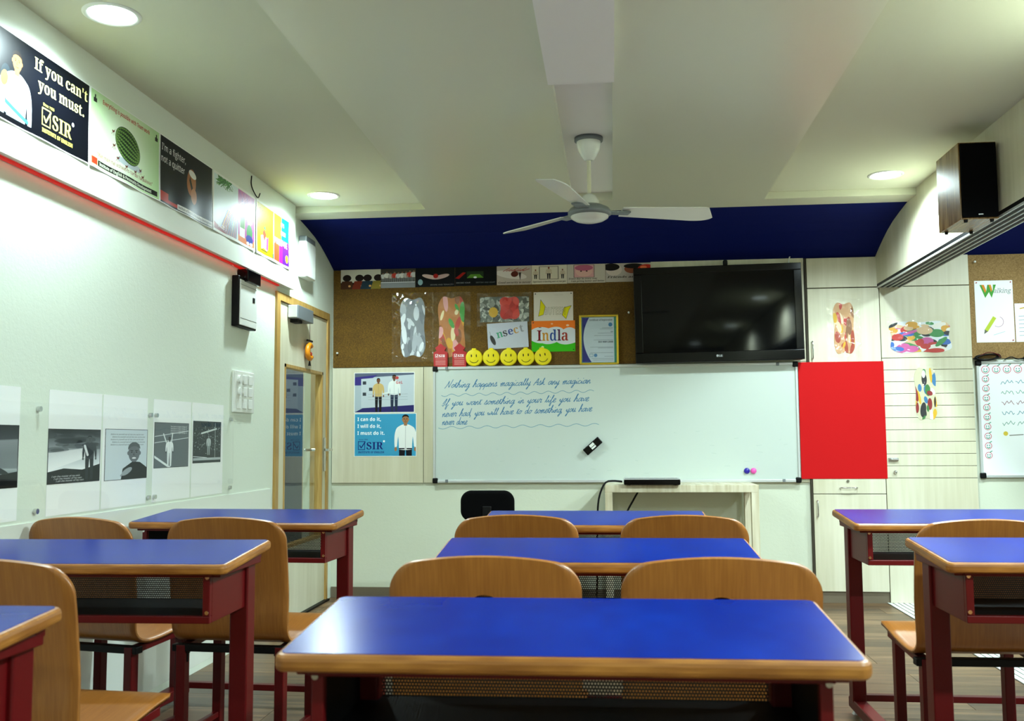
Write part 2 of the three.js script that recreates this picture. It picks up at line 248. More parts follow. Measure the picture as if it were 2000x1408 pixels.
// ---------------------------------------------------------------- desks
const perfTex = (() => {   // punched steel sheet: opaque with round holes
  const c = document.createElement('canvas'); c.width = 512; c.height = 128; const k = c.getContext('2d'); k.fillStyle = '#fff'; k.fillRect(0, 0, 512, 128); k.fillStyle = '#000';
  for (let r = 0; r < 17; r++) for (let i = 0; i < 65; i++) { k.beginPath(); k.arc(i * 8 + (r % 2) * 4, r * 8, 2.1, 0, 7); k.fill(); }
  const t = new THREE.CanvasTexture(c); t.wrapS = t.wrapT = THREE.RepeatWrapping; return t;
})();
const perfMat = std(0x2a2a2c, 0.5, { alphaMap: perfTex, transparent: true, side: THREE.DoubleSide });
const DW = 0.82, DD = 0.353, HF = 0.761, HN = 0.734;
function makeDesk(label) {
  const t = thing('student_desk', label, 'desk', [0, 0, 0], 0, 'blue double desks in three rows');
  const tilt = Math.atan2(HF - HN, DD), ymid = (HF + HN) / 2;
  const topG = new THREE.Group(); topG.name = 'tabletop'; t.add(topG); topG.position.y = ymid - 0.026; topG.rotation.x = tilt;
  obj('wooden_edge', uvm(slab(DW, DD, 0.018, 0.026, 0.009).rotateX(-Math.PI / 2)), M.edge, topG);
  obj('blue_laminate', uvm(slab(DW - 0.018, DD - 0.018, 0.012, 0.0014).rotateX(-Math.PI / 2).translate(0, 0.0255, 0)), M.blue, topG);
  // open book tray under the top
  const y0 = 0.60, y1 = 0.712, hw = DW / 2 - 0.055, zf = -0.125, zn = DD / 2 - 0.03;
  const tray = obj('book_tray', [rspan(-hw, hw, y0, y0 + 0.004, zf, zn, 0.001), rspan(-hw, -hw + 0.004, y0, y1, zf, zn, 0.001), rspan(hw - 0.004, hw, y0, y1, zf, zn, 0.001)], M.black, t);
  obj('tray_frame', [rspan(-hw - 0.006, hw + 0.006, y0 - 0.012, y0 + 0.006, zn - 0.012, zn + 0.004, 0.002), rspan(-hw - 0.006, -hw + 0.012, y0 + 0.006, y1, zn - 0.012, zn + 0.004, 0.002), rspan(hw - 0.012, hw + 0.006, y0 + 0.006, y1, zn - 0.012, zn + 0.004, 0.002),
    rspan(-hw - 0.006, -hw, y0 - 0.012, y1, zf, zn - 0.012, 0.002), rspan(hw, hw + 0.006, y0 - 0.012, y1, zf, zn - 0.012, 0.002)], M.red, tray);
  const pg = new THREE.PlaneGeometry(2 * hw - 0.008, y1 - y0 - 0.004); { const uv = pg.attributes.uv; for (let i = 0; i < uv.count; i++) uv.setXY(i, uv.getX(i) * 2.1, uv.getY(i) * 1.25); }
  obj('perforated_back', pg.translate(0, (y0 + y1) / 2, zf + 0.002), perfMat, tray);
  obj('top_rail', [rspan(-hw - 0.01, hw + 0.01, 0.7, 0.72, zn - 0.03, zn + 0.008, 0.003), rspan(-hw - 0.03, hw + 0.03, 0.713, 0.735, zf - 0.035, zf - 0.005, 0.003), rspan(-hw - 0.03, -hw, 0.7, 0.722, zf - 0.03, zn, 0.003), rspan(hw, hw + 0.03, 0.7, 0.722, zf - 0.03, zn, 0.003)], M.red, t);
  for (const s of [-1, 1]) {
    const x = s * (DW / 2 - 0.065);
    obj('leg', rspan(x - 0.025, x + 0.025, 0.05, 0.722, -0.155, -0.095, 0.005), M.red, t);
    const ft = obj('foot', rspan(x - 0.024, x + 0.024, 0.022, 0.062, -0.175, 0.26, 0.005), M.red, t);
    for (const z of [-0.15, 0.235]) obj('leveller', [cyl(0.008, 0.008, 0.02, x, 0.016, z, 12), cyl(0.012, 0.018, 0.012, x, 0.006, z, 16)], M.alu, ft);
  }
  obj('crossbar', rspan(-DW / 2 + 0.085, DW / 2 - 0.085, 0.056, 0.08, -0.14, -0.11, 0.003), M.red, t);
  for (const s of [-1, 1]) for (const y of [0.615, 0.7]) obj('bolt', cylz(0.005, 0.005, s * hw, y, zn + 0.005, 10), M.chrome, t);
  return t;
}
const desk0 = makeDesk('');
const deskSpots = [
  [-0.072, -1.53, 0.015, 'blue-topped double desk in the middle row, farthest from the whiteboard'],
  [-0.049, -2.569, 0.02, 'blue-topped double desk in the middle row, second from the whiteboard'],
  [-0.0715, -3.619, 0, 'blue-topped double desk in the middle row, directly before the console table'],
  [-1.41, -3.69, -0.05, 'blue-topped double desk against the white wall, beside the glass door'],
  [-1.355, -2.476, 0.026, 'blue-topped double desk against the white wall, under the taped black-and-white prints'],
  [-1.32, -1.385, 0.02, 'blue-topped double desk against the white wall, rearmost of its row'],
  [1.242, -3.719, 0.008, 'blue-topped double desk by the floor track, first before the slatted wood panel'],
  [1.198, -2.624, 0.002, 'blue-topped double desk by the floor track, second before the slatted wood panel'],
];
deskSpots.forEach(([x, z, a, label], i) => { let d = desk0; if (i) { d = desk0.clone(); d.name = numbered('student_desk'); scene.add(d); d.userData = { ...desk0.userData }; } d.position.set(x, 0, z); d.rotation.y = a; d.userData.label = label; });

// ---------------------------------------------------------------- plywood chairs
const shellGeo = (() => {
  const W = 0.197, R = 0.052, TH = 0.011;
  const curve = new THREE.CatmullRomCurve3([[0, 0.775, 0.052], [0, 0.68, 0.03], [0, 0.56, 0.008], [0, 0.48, 0.0], [0, 0.43, -0.012], [0, 0.402, -0.05], [0, 0.398, -0.11], [0, 0.408, -0.2], [0, 0.424, -0.3], [0, 0.428, -0.36], [0, 0.418, -0.39]].map(V), false, 'catmullrom', 0.5);
  const L = curve.getLength(), rows = [], cols = 16; const ss = [];
  for (let i = 0; i <= 10; i++) ss.push(R * (1 - Math.cos(i / 10 * Math.PI / 2))); for (let i = 1; i <= 34; i++) ss.push(R + (L - R - 0.05) * i / 34); for (let i = 1; i <= 6; i++) ss.push(L - 0.05 + 0.05 * Math.sin(i / 6 * Math.PI / 2));
  for (const s of ss) {
    const u = Math.min(1, s / L), p = curve.getPointAt(u), tg = curve.getTangentAt(u), n = new THREE.Vector3(0, -tg.z, tg.y).normalize();  // towards the sitter
    if (n.z > 0 && s < 0.4) n.negate();
    let w = W; if (s < R) w = W - R + Math.sqrt(Math.max(0, R * R - (R - s) ** 2)); const e = L - s; if (e < 0.05) w = W - 0.05 + Math.sqrt(Math.max(0, 0.0025 - (0.05 - e) ** 2));
    w *= 1 - 0.03 * Math.exp(-(((s - 0.38) / 0.1) ** 2)); rows.push([s, p, n, w]);
  }
  const pos = [], uv = [], idx = [], nr = rows.length, nc = cols + 1;
  for (const side of [0, 1]) for (const [s, p, n, w] of rows) for (let j = 0; j <= cols; j++) {
    const t = j / cols * 2 - 1, x = t * w, bow = 0.016 * (x / W) ** 2 * Math.max(0, 1 - s / 0.34), arch = 0.022 * (1 - (x / W) ** 2) * Math.max(0, 1 - s / 0.12);
    pos.push(x, p.y + arch + n.y * TH * side, p.z - bow + n.z * TH * side); uv.push(x, s);
  }
  const at = (k, i, j) => k * nr * nc + i * nc + j;
  for (let i = 0; i < nr - 1; i++) for (let j = 0; j < cols; j++) { const a = at(0, i, j), b = at(0, i, j + 1), c = at(0, i + 1, j + 1), d = at(0, i + 1, j); idx.push(a, c, b, a, d, c); const e = at(1, i, j), f = at(1, i, j + 1), g = at(1, i + 1, j + 1), h = at(1, i + 1, j); idx.push(e, f, g, e, g, h); }
  for (let i = 0; i < nr - 1; i++) { idx.push(at(0, i, 0), at(1, i, 0), at(1, i + 1, 0), at(0, i, 0), at(1, i + 1, 0), at(0, i + 1, 0)); idx.push(at(0, i, cols), at(1, i + 1, cols), at(1, i, cols), at(0, i, cols), at(0, i + 1, cols), at(1, i + 1, cols)); }
  for (let j = 0; j < cols; j++) { idx.push(at(0, 0, j), at(0, 0, j + 1), at(1, 0, j + 1), at(0, 0, j), at(1, 0, j + 1), at(1, 0, j)); const q = nr - 1; idx.push(at(0, q, j), at(1, q, j + 1), at(0, q, j + 1), at(0, q, j), at(1, q, j), at(1, q, j + 1)); }
  const g = new THREE.BufferGeometry(); g.setAttribute('position', new THREE.Float32BufferAttribute(pos, 3)); g.setAttribute('uv', new THREE.Float32BufferAttribute(uv, 2)); g.setIndex(idx); g.computeVertexNormals();
  const a = new Brush(g), b = new Brush(new THREE.CylinderGeometry(1, 1, 0.2, 28).rotateX(Math.PI / 2).scale(0.026, 0.015, 1).translate(0, 0.705, 0.02)); a.updateMatrixWorld(); b.updateMatrixWorld();
  const ev = new Evaluator(); ev.attributes = ['position', 'normal', 'uv']; ev.useGroups = false; const r = ev.evaluate(a, b, SUBTRACTION).geometry; r.clearGroups(); return r;
})();
function makeChair() {
  const t = thing('school_chair', '', 'chair', [0, 0, 0], 0, 'plywood chairs behind the desks');
  obj('plywood_shell', shellGeo, M.ply, t);
  for (const s of [-1, 1]) {
    const x = s * 0.165;
    obj('leg', rspan(x - 0.015, x + 0.015, 0.012, 0.392, -0.045, -0.01, 0.003), M.red, t);
    obj('leg', rspan(x - 0.015, x + 0.015, 0.012, 0.4, -0.3, -0.265, 0.003), M.red, t);
    const r = obj('seat_rail', rbox(0.03, 0.022, 0.33, 0, 0, 0, 0.003), M.red, t); r.position.set(x, 0.391, -0.18); r.rotation.x = 0.07;
    obj('stretcher', rspan(x - 0.01, x + 0.01, 0.1, 0.12, -0.27, -0.03, 0.003), M.red, t);
  }
  obj('rear_bar', rspan(-0.195, 0.195, 0.372, 0.394, -0.045, -0.012, 0.003), M.black, t);
  for (const x of [-0.15, 0.15]) obj('bolt', [cyl(0.004, 0.004, 0.035, x, 0.355, -0.028, 10), cyl(0.009, 0.009, 0.008, x, 0.369, -0.028, 10)], M.black, t);
  for (const s of [-1, 1]) for (const z of [-0.028, -0.282]) obj('rubber_foot', box(0.034, 0.016, 0.039, s * 0.165, 0.008, z), M.black, t);
  return t;
}
const chair0 = makeChair();
[
  [-0.265, -2.02, 0, 'brown plywood chair at the second middle desk, on the door side'],
  [0.208, -2.02, 0, 'brown plywood chair at the second middle desk, on the speaker side'],
  [-0.31, -3.12, 0, 'brown plywood chair at the middle desk before the console table, on the door side'],
  [0.215, -3.12, 0, 'brown plywood chair at the middle desk before the console table, on the speaker side'],
  [-1.685, -2.99, -0.2, 'brown plywood chair turned slightly, squeezed between the white wall and its neighbour'],
  [-1.21, -3.0, -0.06, 'brown plywood chair at the desk by the glass door, on the aisle side'],
  [-1.275, -1.92, -0.08, 'brown plywood chair at the rear desk of the wall row, aisle side'],
  [1.06, -2.98, 0.02, 'brown plywood chair at the desk before the slatted wood panel'],
  [1.06, -1.78, 0.05, 'brown plywood chair by the floor track, rearmost of its row'],
].forEach(([x, z, a, label], i) => { let c = chair0; if (i) { c = chair0.clone(); c.name = numbered('school_chair'); scene.add(c); c.userData = { ...chair0.userData }; } c.position.set(x, 0, z); c.rotation.y = a; c.userData.label = label; });

// black office chairs near the front wall
function officeChair(label, x, z, turn, w, h, y) {
  const t = thing('office_chair', label, 'chair', [x, 0, z], turn, 'black swivel chairs near the front wall');
  obj('backrest', slab(w, h, Math.min(0.06, h / 2.2), 0.05, 0.018, 8).translate(0, y, 0.02), M.blackFabric, t);
  obj('back_stem', rspan(-0.025, 0.025, 0.42, y, 0.06, 0.08, 0.005), M.black, t);
  obj('seat', slab(0.42, 0.4, 0.08, 0.06, 0.02, 8).rotateX(-Math.PI / 2).translate(0, 0.4, -0.17), M.blackFabric, t);
  obj('gas_lift', cyl(0.022, 0.028, 0.3, 0, 0.25, -0.17), M.black, t);
  for (let k = 0; k < 5; k++) { const a = k * 1.2566; const s = obj('base_arm', rbox(0.24, 0.025, 0.035, 0.12, 0.085, 0, 0.006).rotateY(a).translate(0, 0, -0.17), M.black, t); obj('caster', cylx(0.025, 0.03, 0, 0, 0, 14).translate(Math.cos(a) * 0.23, 0.032, -0.17 - Math.sin(a) * 0.23), M.black, s); }
}
officeChair('black office chair with rounded backrest before the console table', -0.7, -5.45, 0, 0.3, 0.17, 0.672);
officeChair('black office chair by the second whiteboard, next to the slatted panel', 2.33, -5.6, 0.3, 0.13, 0.16, 0.665);
officeChair('black office chair by the second whiteboard, farther from the slatted panel', 2.9, -5.7, -0.3, 0.16, 0.17, 0.665);

// ---------------------------------------------------------------- prints on canvases
function canvasTex(w, h, draw) { const c = document.createElement('canvas'); c.width = w; c.height = h; const k = c.getContext('2d'); draw(k, w, h); const t = new THREE.CanvasTexture(c); t.colorSpace = THREE.SRGBColorSpace; t.anisotropy = 4; return t; }
function sheetGeo(w, h, d = 0.0012, wave = 0) {      // thin sheet standing on z = 0, the print on its +z face only
  const g = new THREE.BoxGeometry(w, h, d, wave ? 24 : 1, wave ? 6 : 1, 1).translate(0, 0, d / 2), n = g.attributes.normal, uv = g.attributes.uv, p = g.attributes.position;
  for (let i = 0; i < uv.count; i++) { if (n.getZ(i) < 0.5) uv.setXY(i, 0.003, 0.003); if (wave) { const x = p.getX(i) / w, y = 0.5 - p.getY(i) / h; p.setZ(i, p.getZ(i) + wave * y * y * (0.5 + 0.5 * Math.cos(x * 12.6)) ); } }
  if (wave) g.computeVertexNormals(); return g;
}
function sheet(name, label, category, w, h, tex, pos, turn = 0, more = {}) {
  const m = obj(name, sheetGeo(w, h, more.d, more.wave), more.mat ? more.mat(tex) : phys(0xffffff, more.rough ?? 0.6, { map: tex, specularIntensity: 0.3 }), more.parent);
  m.position.set(...pos); m.rotation.set(0, turn, more.roll || 0, 'YXZ'); if (!more.parent) tag(m, label, category, more.group); return m;
}
const bg = (k, c, w, h) => { k.fillStyle = c; k.fillRect(0, 0, w, h); };
const txt = (k, s, x, y, font, c, align = 'left', maxw) => { k.font = font; k.fillStyle = c; k.textAlign = align; maxw ? k.fillText(s, x, y, maxw) : k.fillText(s, x, y); };
const ell = (k, x, y, rx, ry, c, rot = 0) => { k.fillStyle = c; k.beginPath(); k.ellipse(x, y, rx, ry, rot, 0, 7); k.fill(); };
const poly = (k, c, ...p) => { k.fillStyle = c; k.beginPath(); p.forEach(([x, y], i) => i ? k.lineTo(x, y) : k.moveTo(x, y)); k.closePath(); k.fill(); };
const line = (k, c, lw, ...p) => { k.strokeStyle = c; k.lineWidth = lw; k.lineCap = k.lineJoin = 'round'; k.beginPath(); p.forEach(([x, y], i) => i ? k.lineTo(x, y) : k.moveTo(x, y)); k.stroke(); };
function head(k, x, y, r, skin, hair, dark = '#3a2014') {   // printed head: x, y centre, r half height
  ell(k, x - r * 0.74, y + r * 0.05, r * 0.12, r * 0.2, skin); ell(k, x + r * 0.74, y + r * 0.05, r * 0.12, r * 0.2, skin); ell(k, x, y, r * 0.72, r, skin);
  k.fillStyle = hair; k.beginPath(); k.ellipse(x, y - r * 0.42, r * 0.77, r * 0.68, 0, Math.PI * 0.98, Math.PI * 2.02); k.quadraticCurveTo(x + r * 0.3, y - r * 0.72, x, y - r * 0.66); k.quadraticCurveTo(x - r * 0.4, y - r * 0.7, x - r * 0.76, y - r * 0.3); k.fill();
  for (const q of [-1, 1]) { line(k, dark, r * 0.07, [x + q * r * 0.16, y - r * 0.2], [x + q * r * 0.44, y - r * 0.22]); ell(k, x + q * r * 0.3, y - r * 0.04, r * 0.1, r * 0.06, '#1a1210'); }
  line(k, dark, r * 0.05, [x, y], [x - r * 0.08, y + r * 0.26], [x + r * 0.08, y + r * 0.28]); line(k, dark, r * 0.07, [x - r * 0.22, y + r * 0.54], [x, y + r * 0.58], [x + r * 0.22, y + r * 0.54]);
}
function figure(k, x, y, s, skin, shirt, trousers, hair = '#1a1210') {   // a plain printed standing person; x, y: feet, s: height
  const c = (f, ...p) => { k.fillStyle = f; k.beginPath(); k.moveTo(x + p[0] * s, y - p[1] * s); for (let i = 2; i < p.length; i += 4) k.quadraticCurveTo(x + p[i] * s, y - p[i + 1] * s, x + p[i + 2] * s, y - p[i + 3] * s); k.closePath(); k.fill(); };
  for (const q of [-1, 1]) c(trousers, q * 0.005, 0.47, q * 0.02, 0.25, q * 0.025, 0.02, q * 0.06, -0.01, q * 0.085, 0.02, q * 0.1, 0.28, q * 0.1, 0.52, q * 0.05, 0.53, q * 0.005, 0.5);
  c(shirt, -0.1, 0.47, -0.105, 0.65, -0.13, 0.8, -0.07, 0.845, -0.03, 0.85, 0, 0.84, 0.03, 0.85, 0.07, 0.845, 0.13, 0.8, 0.105, 0.65, 0.1, 0.47, 0, 0.45, -0.1, 0.47);
  for (const q of [-1, 1]) { c(shirt, q * 0.1, 0.82, q * 0.16, 0.8, q * 0.17, 0.66, q * 0.175, 0.56, q * 0.165, 0.5, q * 0.14, 0.5, q * 0.13, 0.52, q * 0.12, 0.65, q * 0.1, 0.72); ell(k, x + q * s * 0.152, y - s * 0.475, s * 0.02, s * 0.032, skin); }
  k.fillStyle = skin; k.fillRect(x - s * 0.025, y - s * 0.87, s * 0.05, s * 0.04); line(k, 'rgba(60,60,70,0.35)', s * 0.006, [x, y - s * 0.84], [x, y - s * 0.48]); head(k, x, y - s * 0.925, s * 0.068, skin, hair);
}
function sirMark(k, x, y, s, c, sub = true) {        // tick box and SIR
  k.strokeStyle = c; k.lineWidth = s * 0.08; k.strokeRect(x, y, s * 0.8, s); line(k, c, s * 0.12, [x + s * 0.18, y + s * 0.5], [x + s * 0.36, y + s * 0.78], [x + s * 0.86, y + s * 0.05]);
  txt(k, 'SIR', x + s, y + s * 0.98, `bold ${Math.round(s * 1.25)}px serif`, c); ell(k, x + s * 3.25, y - s * 0.02, s * 0.13, s * 0.13, '#fff');
  txt(k, 'Since 1996', x + s * 0.05, y - s * 0.16, `${Math.round(s * 0.24)}px sans-serif`, c);
  if (sub) txt(k, 'INSTITUTE OF ENGLISH', x - s * 0.02, y + s * 1.45, `bold ${Math.round(s * 0.34)}px sans-serif`, c, 'left', s * 3.3);
}
const border = (k, w, h, b, c = '#f4f6f2') => { k.fillStyle = c; k.fillRect(0, 0, w, b); k.fillRect(0, h - b, w, b); k.fillRect(0, 0, b, h); k.fillRect(w - b, 0, b, h); };

// soffit posters: on the face at x = -1.85, reading towards the front wall
{
  const put = (i, z0, z1, draw, label, wave) => sheet('poster', label, 'poster', z0 - z1, 0.288, canvasTex(1024, 560, draw), [-1.85 + 0.0006, 2.166, (z0 + z1) / 2], Math.PI / 2, { group: 'posters along the soffit', wave, rough: 0.35 });
  put(0, -2.685, -3.222, (k, w, h) => { bg(k, '#05070f', w, h); ell(k, 110, 330, 60, 120, '#16242c'); k.save(); k.beginPath(); k.rect(0, 0, w, 520); k.clip(); figure(k, 215, 1010, 920, '#a8703c', '#b9c6cc', '#a8b4b8'); line(k, '#93a4aa', 60, [70, 330], [60, 470], [250, 500]); line(k, '#3b6a72', 26, [120, 440], [330, 500]); ell(k, 95, 300, 34, 50, '#a8703c', 0.3); k.restore(); txt(k, 'If you can\'t', 385, 130, 'bold 108px serif', '#f0e68a'); txt(k, 'you must.', 430, 250, 'bold 108px serif', '#f0e68a'); sirMark(k, 480, 350, 108, '#f0e060'); border(k, w, h, 7); }, 'black poster reading If you can\'t you must, man in white shirt', 0.004);
  put(1, -3.228, -3.762, (k, w, h) => {
    const g = k.createRadialGradient(w / 2, h / 2, 60, w / 2, h / 2, 620); g.addColorStop(0, '#eef6e4'); g.addColorStop(1, '#a8cf8e'); k.fillStyle = g; k.fillRect(0, 0, w, h);
    txt(k, 'Everything is possible with Team work', 160, 72, 'bold 44px sans-serif', '#b3231c', 'left', 700); ell(k, 560, 400, 190, 30, '#b9c4c8');
    k.save(); k.translate(530, 270); k.rotate(0.25); ell(k, 0, 0, 190, 125, '#16301a'); k.save(); k.beginPath(); k.ellipse(0, 0, 186, 121, 0, 0, 7); k.clip(); for (let j = -3; j < 4; j++) { const p = []; for (let i = 0; i <= 40; i++) { const u = i / 20 - 1; p.push([u * 190, j * 36 * Math.sqrt(1.02 - u * u > 0 ? 1.02 - u * u : 0) + Math.sin(i * 2.3 + j) * 7]); } line(k, '#6a8a46', 11, ...p); } k.restore(); k.restore();
    for (const [x, y] of [[310, 220], [325, 320], [380, 400], [500, 430], [640, 430], [720, 400], [760, 440]]) { ell(k, x, y, 13, 7, '#6a2a1c', 0.4); ell(k, x + 16, y - 5, 8, 6, '#4a1a12'); line(k, '#5a2418', 3, [x - 20, y + 26], [x, y], [x + 6, y + 30]); line(k, '#5a2418', 3, [x + 26, y + 24], [x + 12, y], [x + 30, y - 22]); }
    txt(k, '"Man main hai vishwas to har dar hai bakwas"', 90, 468, '40px sans-serif', '#8c2f2a', 'left', 860); k.fillStyle = '#0c0c0c'; k.fillRect(110, 496, 880, 40); k.fillStyle = '#c03a20'; k.fillRect(20, 486, 80, 50); txt(k, 'Institute of English & Personality Development', 130, 528, 'bold 34px sans-serif', '#e8f0d8', 'left', 830);
    for (const [x, y] of [[40, 60], [950, 60]]) { k.fillStyle = '#1d1d1d'; k.fillRect(x, y, 44, 30); k.fillRect(x + 14, y - 24, 16, 24); } border(k, w, h, 7); }, 'green poster of ants carrying a watermelon, Everything is possible', 0.006);
  put(2, -3.768, -4.298, (k, w, h) => { bg(k, '#060a16', w, h); txt(k, 'I\'m a fighter,', 30, 120, '78px sans-serif', '#f2f2f2'); txt(k, 'not a quitter', 20, 215, '78px sans-serif', '#f2f2f2'); ell(k, 590, 250, 90, 120, '#a4643c', 0.2); ell(k, 610, 175, 75, 32, '#e8e6e0', 0.15); poly(k, '#120c0c', [560, 200], [640, 330], [600, 340], [545, 240]); ell(k, 640, 360, 62, 70, '#b87848'); k.fillStyle = '#b22a1c'; k.fillRect(10, 460, 150, 80); k.fillRect(160, 510, 170, 28); k.fillStyle = '#e8e8e8'; k.fillRect(330, 500, 690, 44); txt(k, 'Institute of English & Personality Development', 345, 532, 'bold 30px sans-serif', '#222', 'left', 660); border(k, w, h, 7); }, 'black poster reading I\'m a fighter, not a quitter, with raised fist', 0.006);
  put(3, -4.306, -4.846, (k, w, h) => {
    bg(k, '#f2f6f2', w, h); k.fillStyle = '#dff0f4'; k.fillRect(24, 24, 560, 510); for (let i = 0; i < 60; i++) { line(k, ['#2f7a3a', '#59a04a', '#1d5c30'][i % 3], 6, [100 + rnd() * 330, 24], [60 + rnd() * 400, 60 + rnd() * 60]); } for (let i = 0; i < 44; i++) line(k, ['#e2b23a', '#3d8fd0', '#d05a2a', '#49a0b0', '#b04a9a'][i % 5], 9, [150 + i * 9, 530], [330 + i * 6, 290 + rnd() * 60]); poly(k, '#a03426', [24, 470], [330, 534], [24, 534]); txt(k, 'Nice I', 120, 505, 'bold 70px serif', '#f4f0ff');
    k.fillStyle = '#c05aa8'; k.fillRect(584, 24, 416, 510); for (let i = 0; i < 60; i++) line(k, ['#7a4fb0', '#d87ac0', '#b04a98'][i % 3], 7, [600 + rnd() * 380, 30 + rnd() * 300], [590 + rnd() * 390, 140 + rnd() * 300]); k.fillStyle = '#e08a5a'; k.fillRect(584, 470, 416, 64); k.fillStyle = '#f2f2ea'; k.fillRect(626, 270, 140, 210); k.fillStyle = '#5a9a3a'; k.fillRect(640, 220, 120, 170);
    ell(k, 880, 240, 76, 92, '#f0d8a0'); ell(k, 880, 165, 76, 40, '#e8d060'); ell(k, 880, 400, 70, 80, '#3d9a4a'); ell(k, 880, 470, 84, 46, '#243a9a'); ell(k, 845, 512, 34, 18, '#eee'); ell(k, 920, 512, 34, 18, '#eee'); border(k, w, h, 16); }, 'colourful poster pair with crayon strokes and a cartoon child', 0.005);
  put(4, -4.862, -5.392, (k, w, h) => {
    bg(k, '#f4f6f2', w, h); k.fillStyle = '#d2c010'; k.fillRect(24, 24, 480, 512); txt(k, 'I love', 90, 130, '88px sans-serif', '#7a5a08'); txt(k, 'Maths', 80, 240, '88px sans-serif', '#7a5a08'); poly(k, '#fafafa', [140, 350], [230, 330], [330, 350], [320, 490], [230, 470], [150, 490]); poly(k, '#c8408a', [300, 360], [360, 330], [350, 480], [300, 470]); poly(k, '#d04a28', [190, 310], [240, 270], [300, 320], [240, 400]); poly(k, '#3a9a5a', [220, 260], [260, 230], [290, 280]); k.fillStyle = '#222'; k.fillRect(150, 492, 180, 10); k.fillStyle = '#33452a'; k.fillRect(470, 480, 34, 56);
    const q = [['#c8d41e', 520, 24, 240, 250], ['#0f8aa0', 760, 24, 240, 250], ['#e0401f', 520, 270, 240, 266], ['#c01aa0', 700, 330, 120, 206], ['#4a1a80', 800, 270, 200, 266]]; for (const [c, x, y, a, b] of q) { k.fillStyle = c; k.fillRect(x, y, a, b); } txt(k, 'IT\'S', 740, 130, 'bold 60px sans-serif', '#e8ffe0'); txt(k, 'BEEN', 740, 220, 'bold 60px sans-serif', '#e8ffe0'); txt(k, 'POSIT+VE', 530, 345, 'bold 92px sans-serif', '#f6f6f6', 'left', 450); ell(k, 930, 460, 40, 44, '#f0d020'); border(k, w, h, 16); }, 'poster pair reading I love Maths and POSIT+VE at soffit end', 0.005);
}
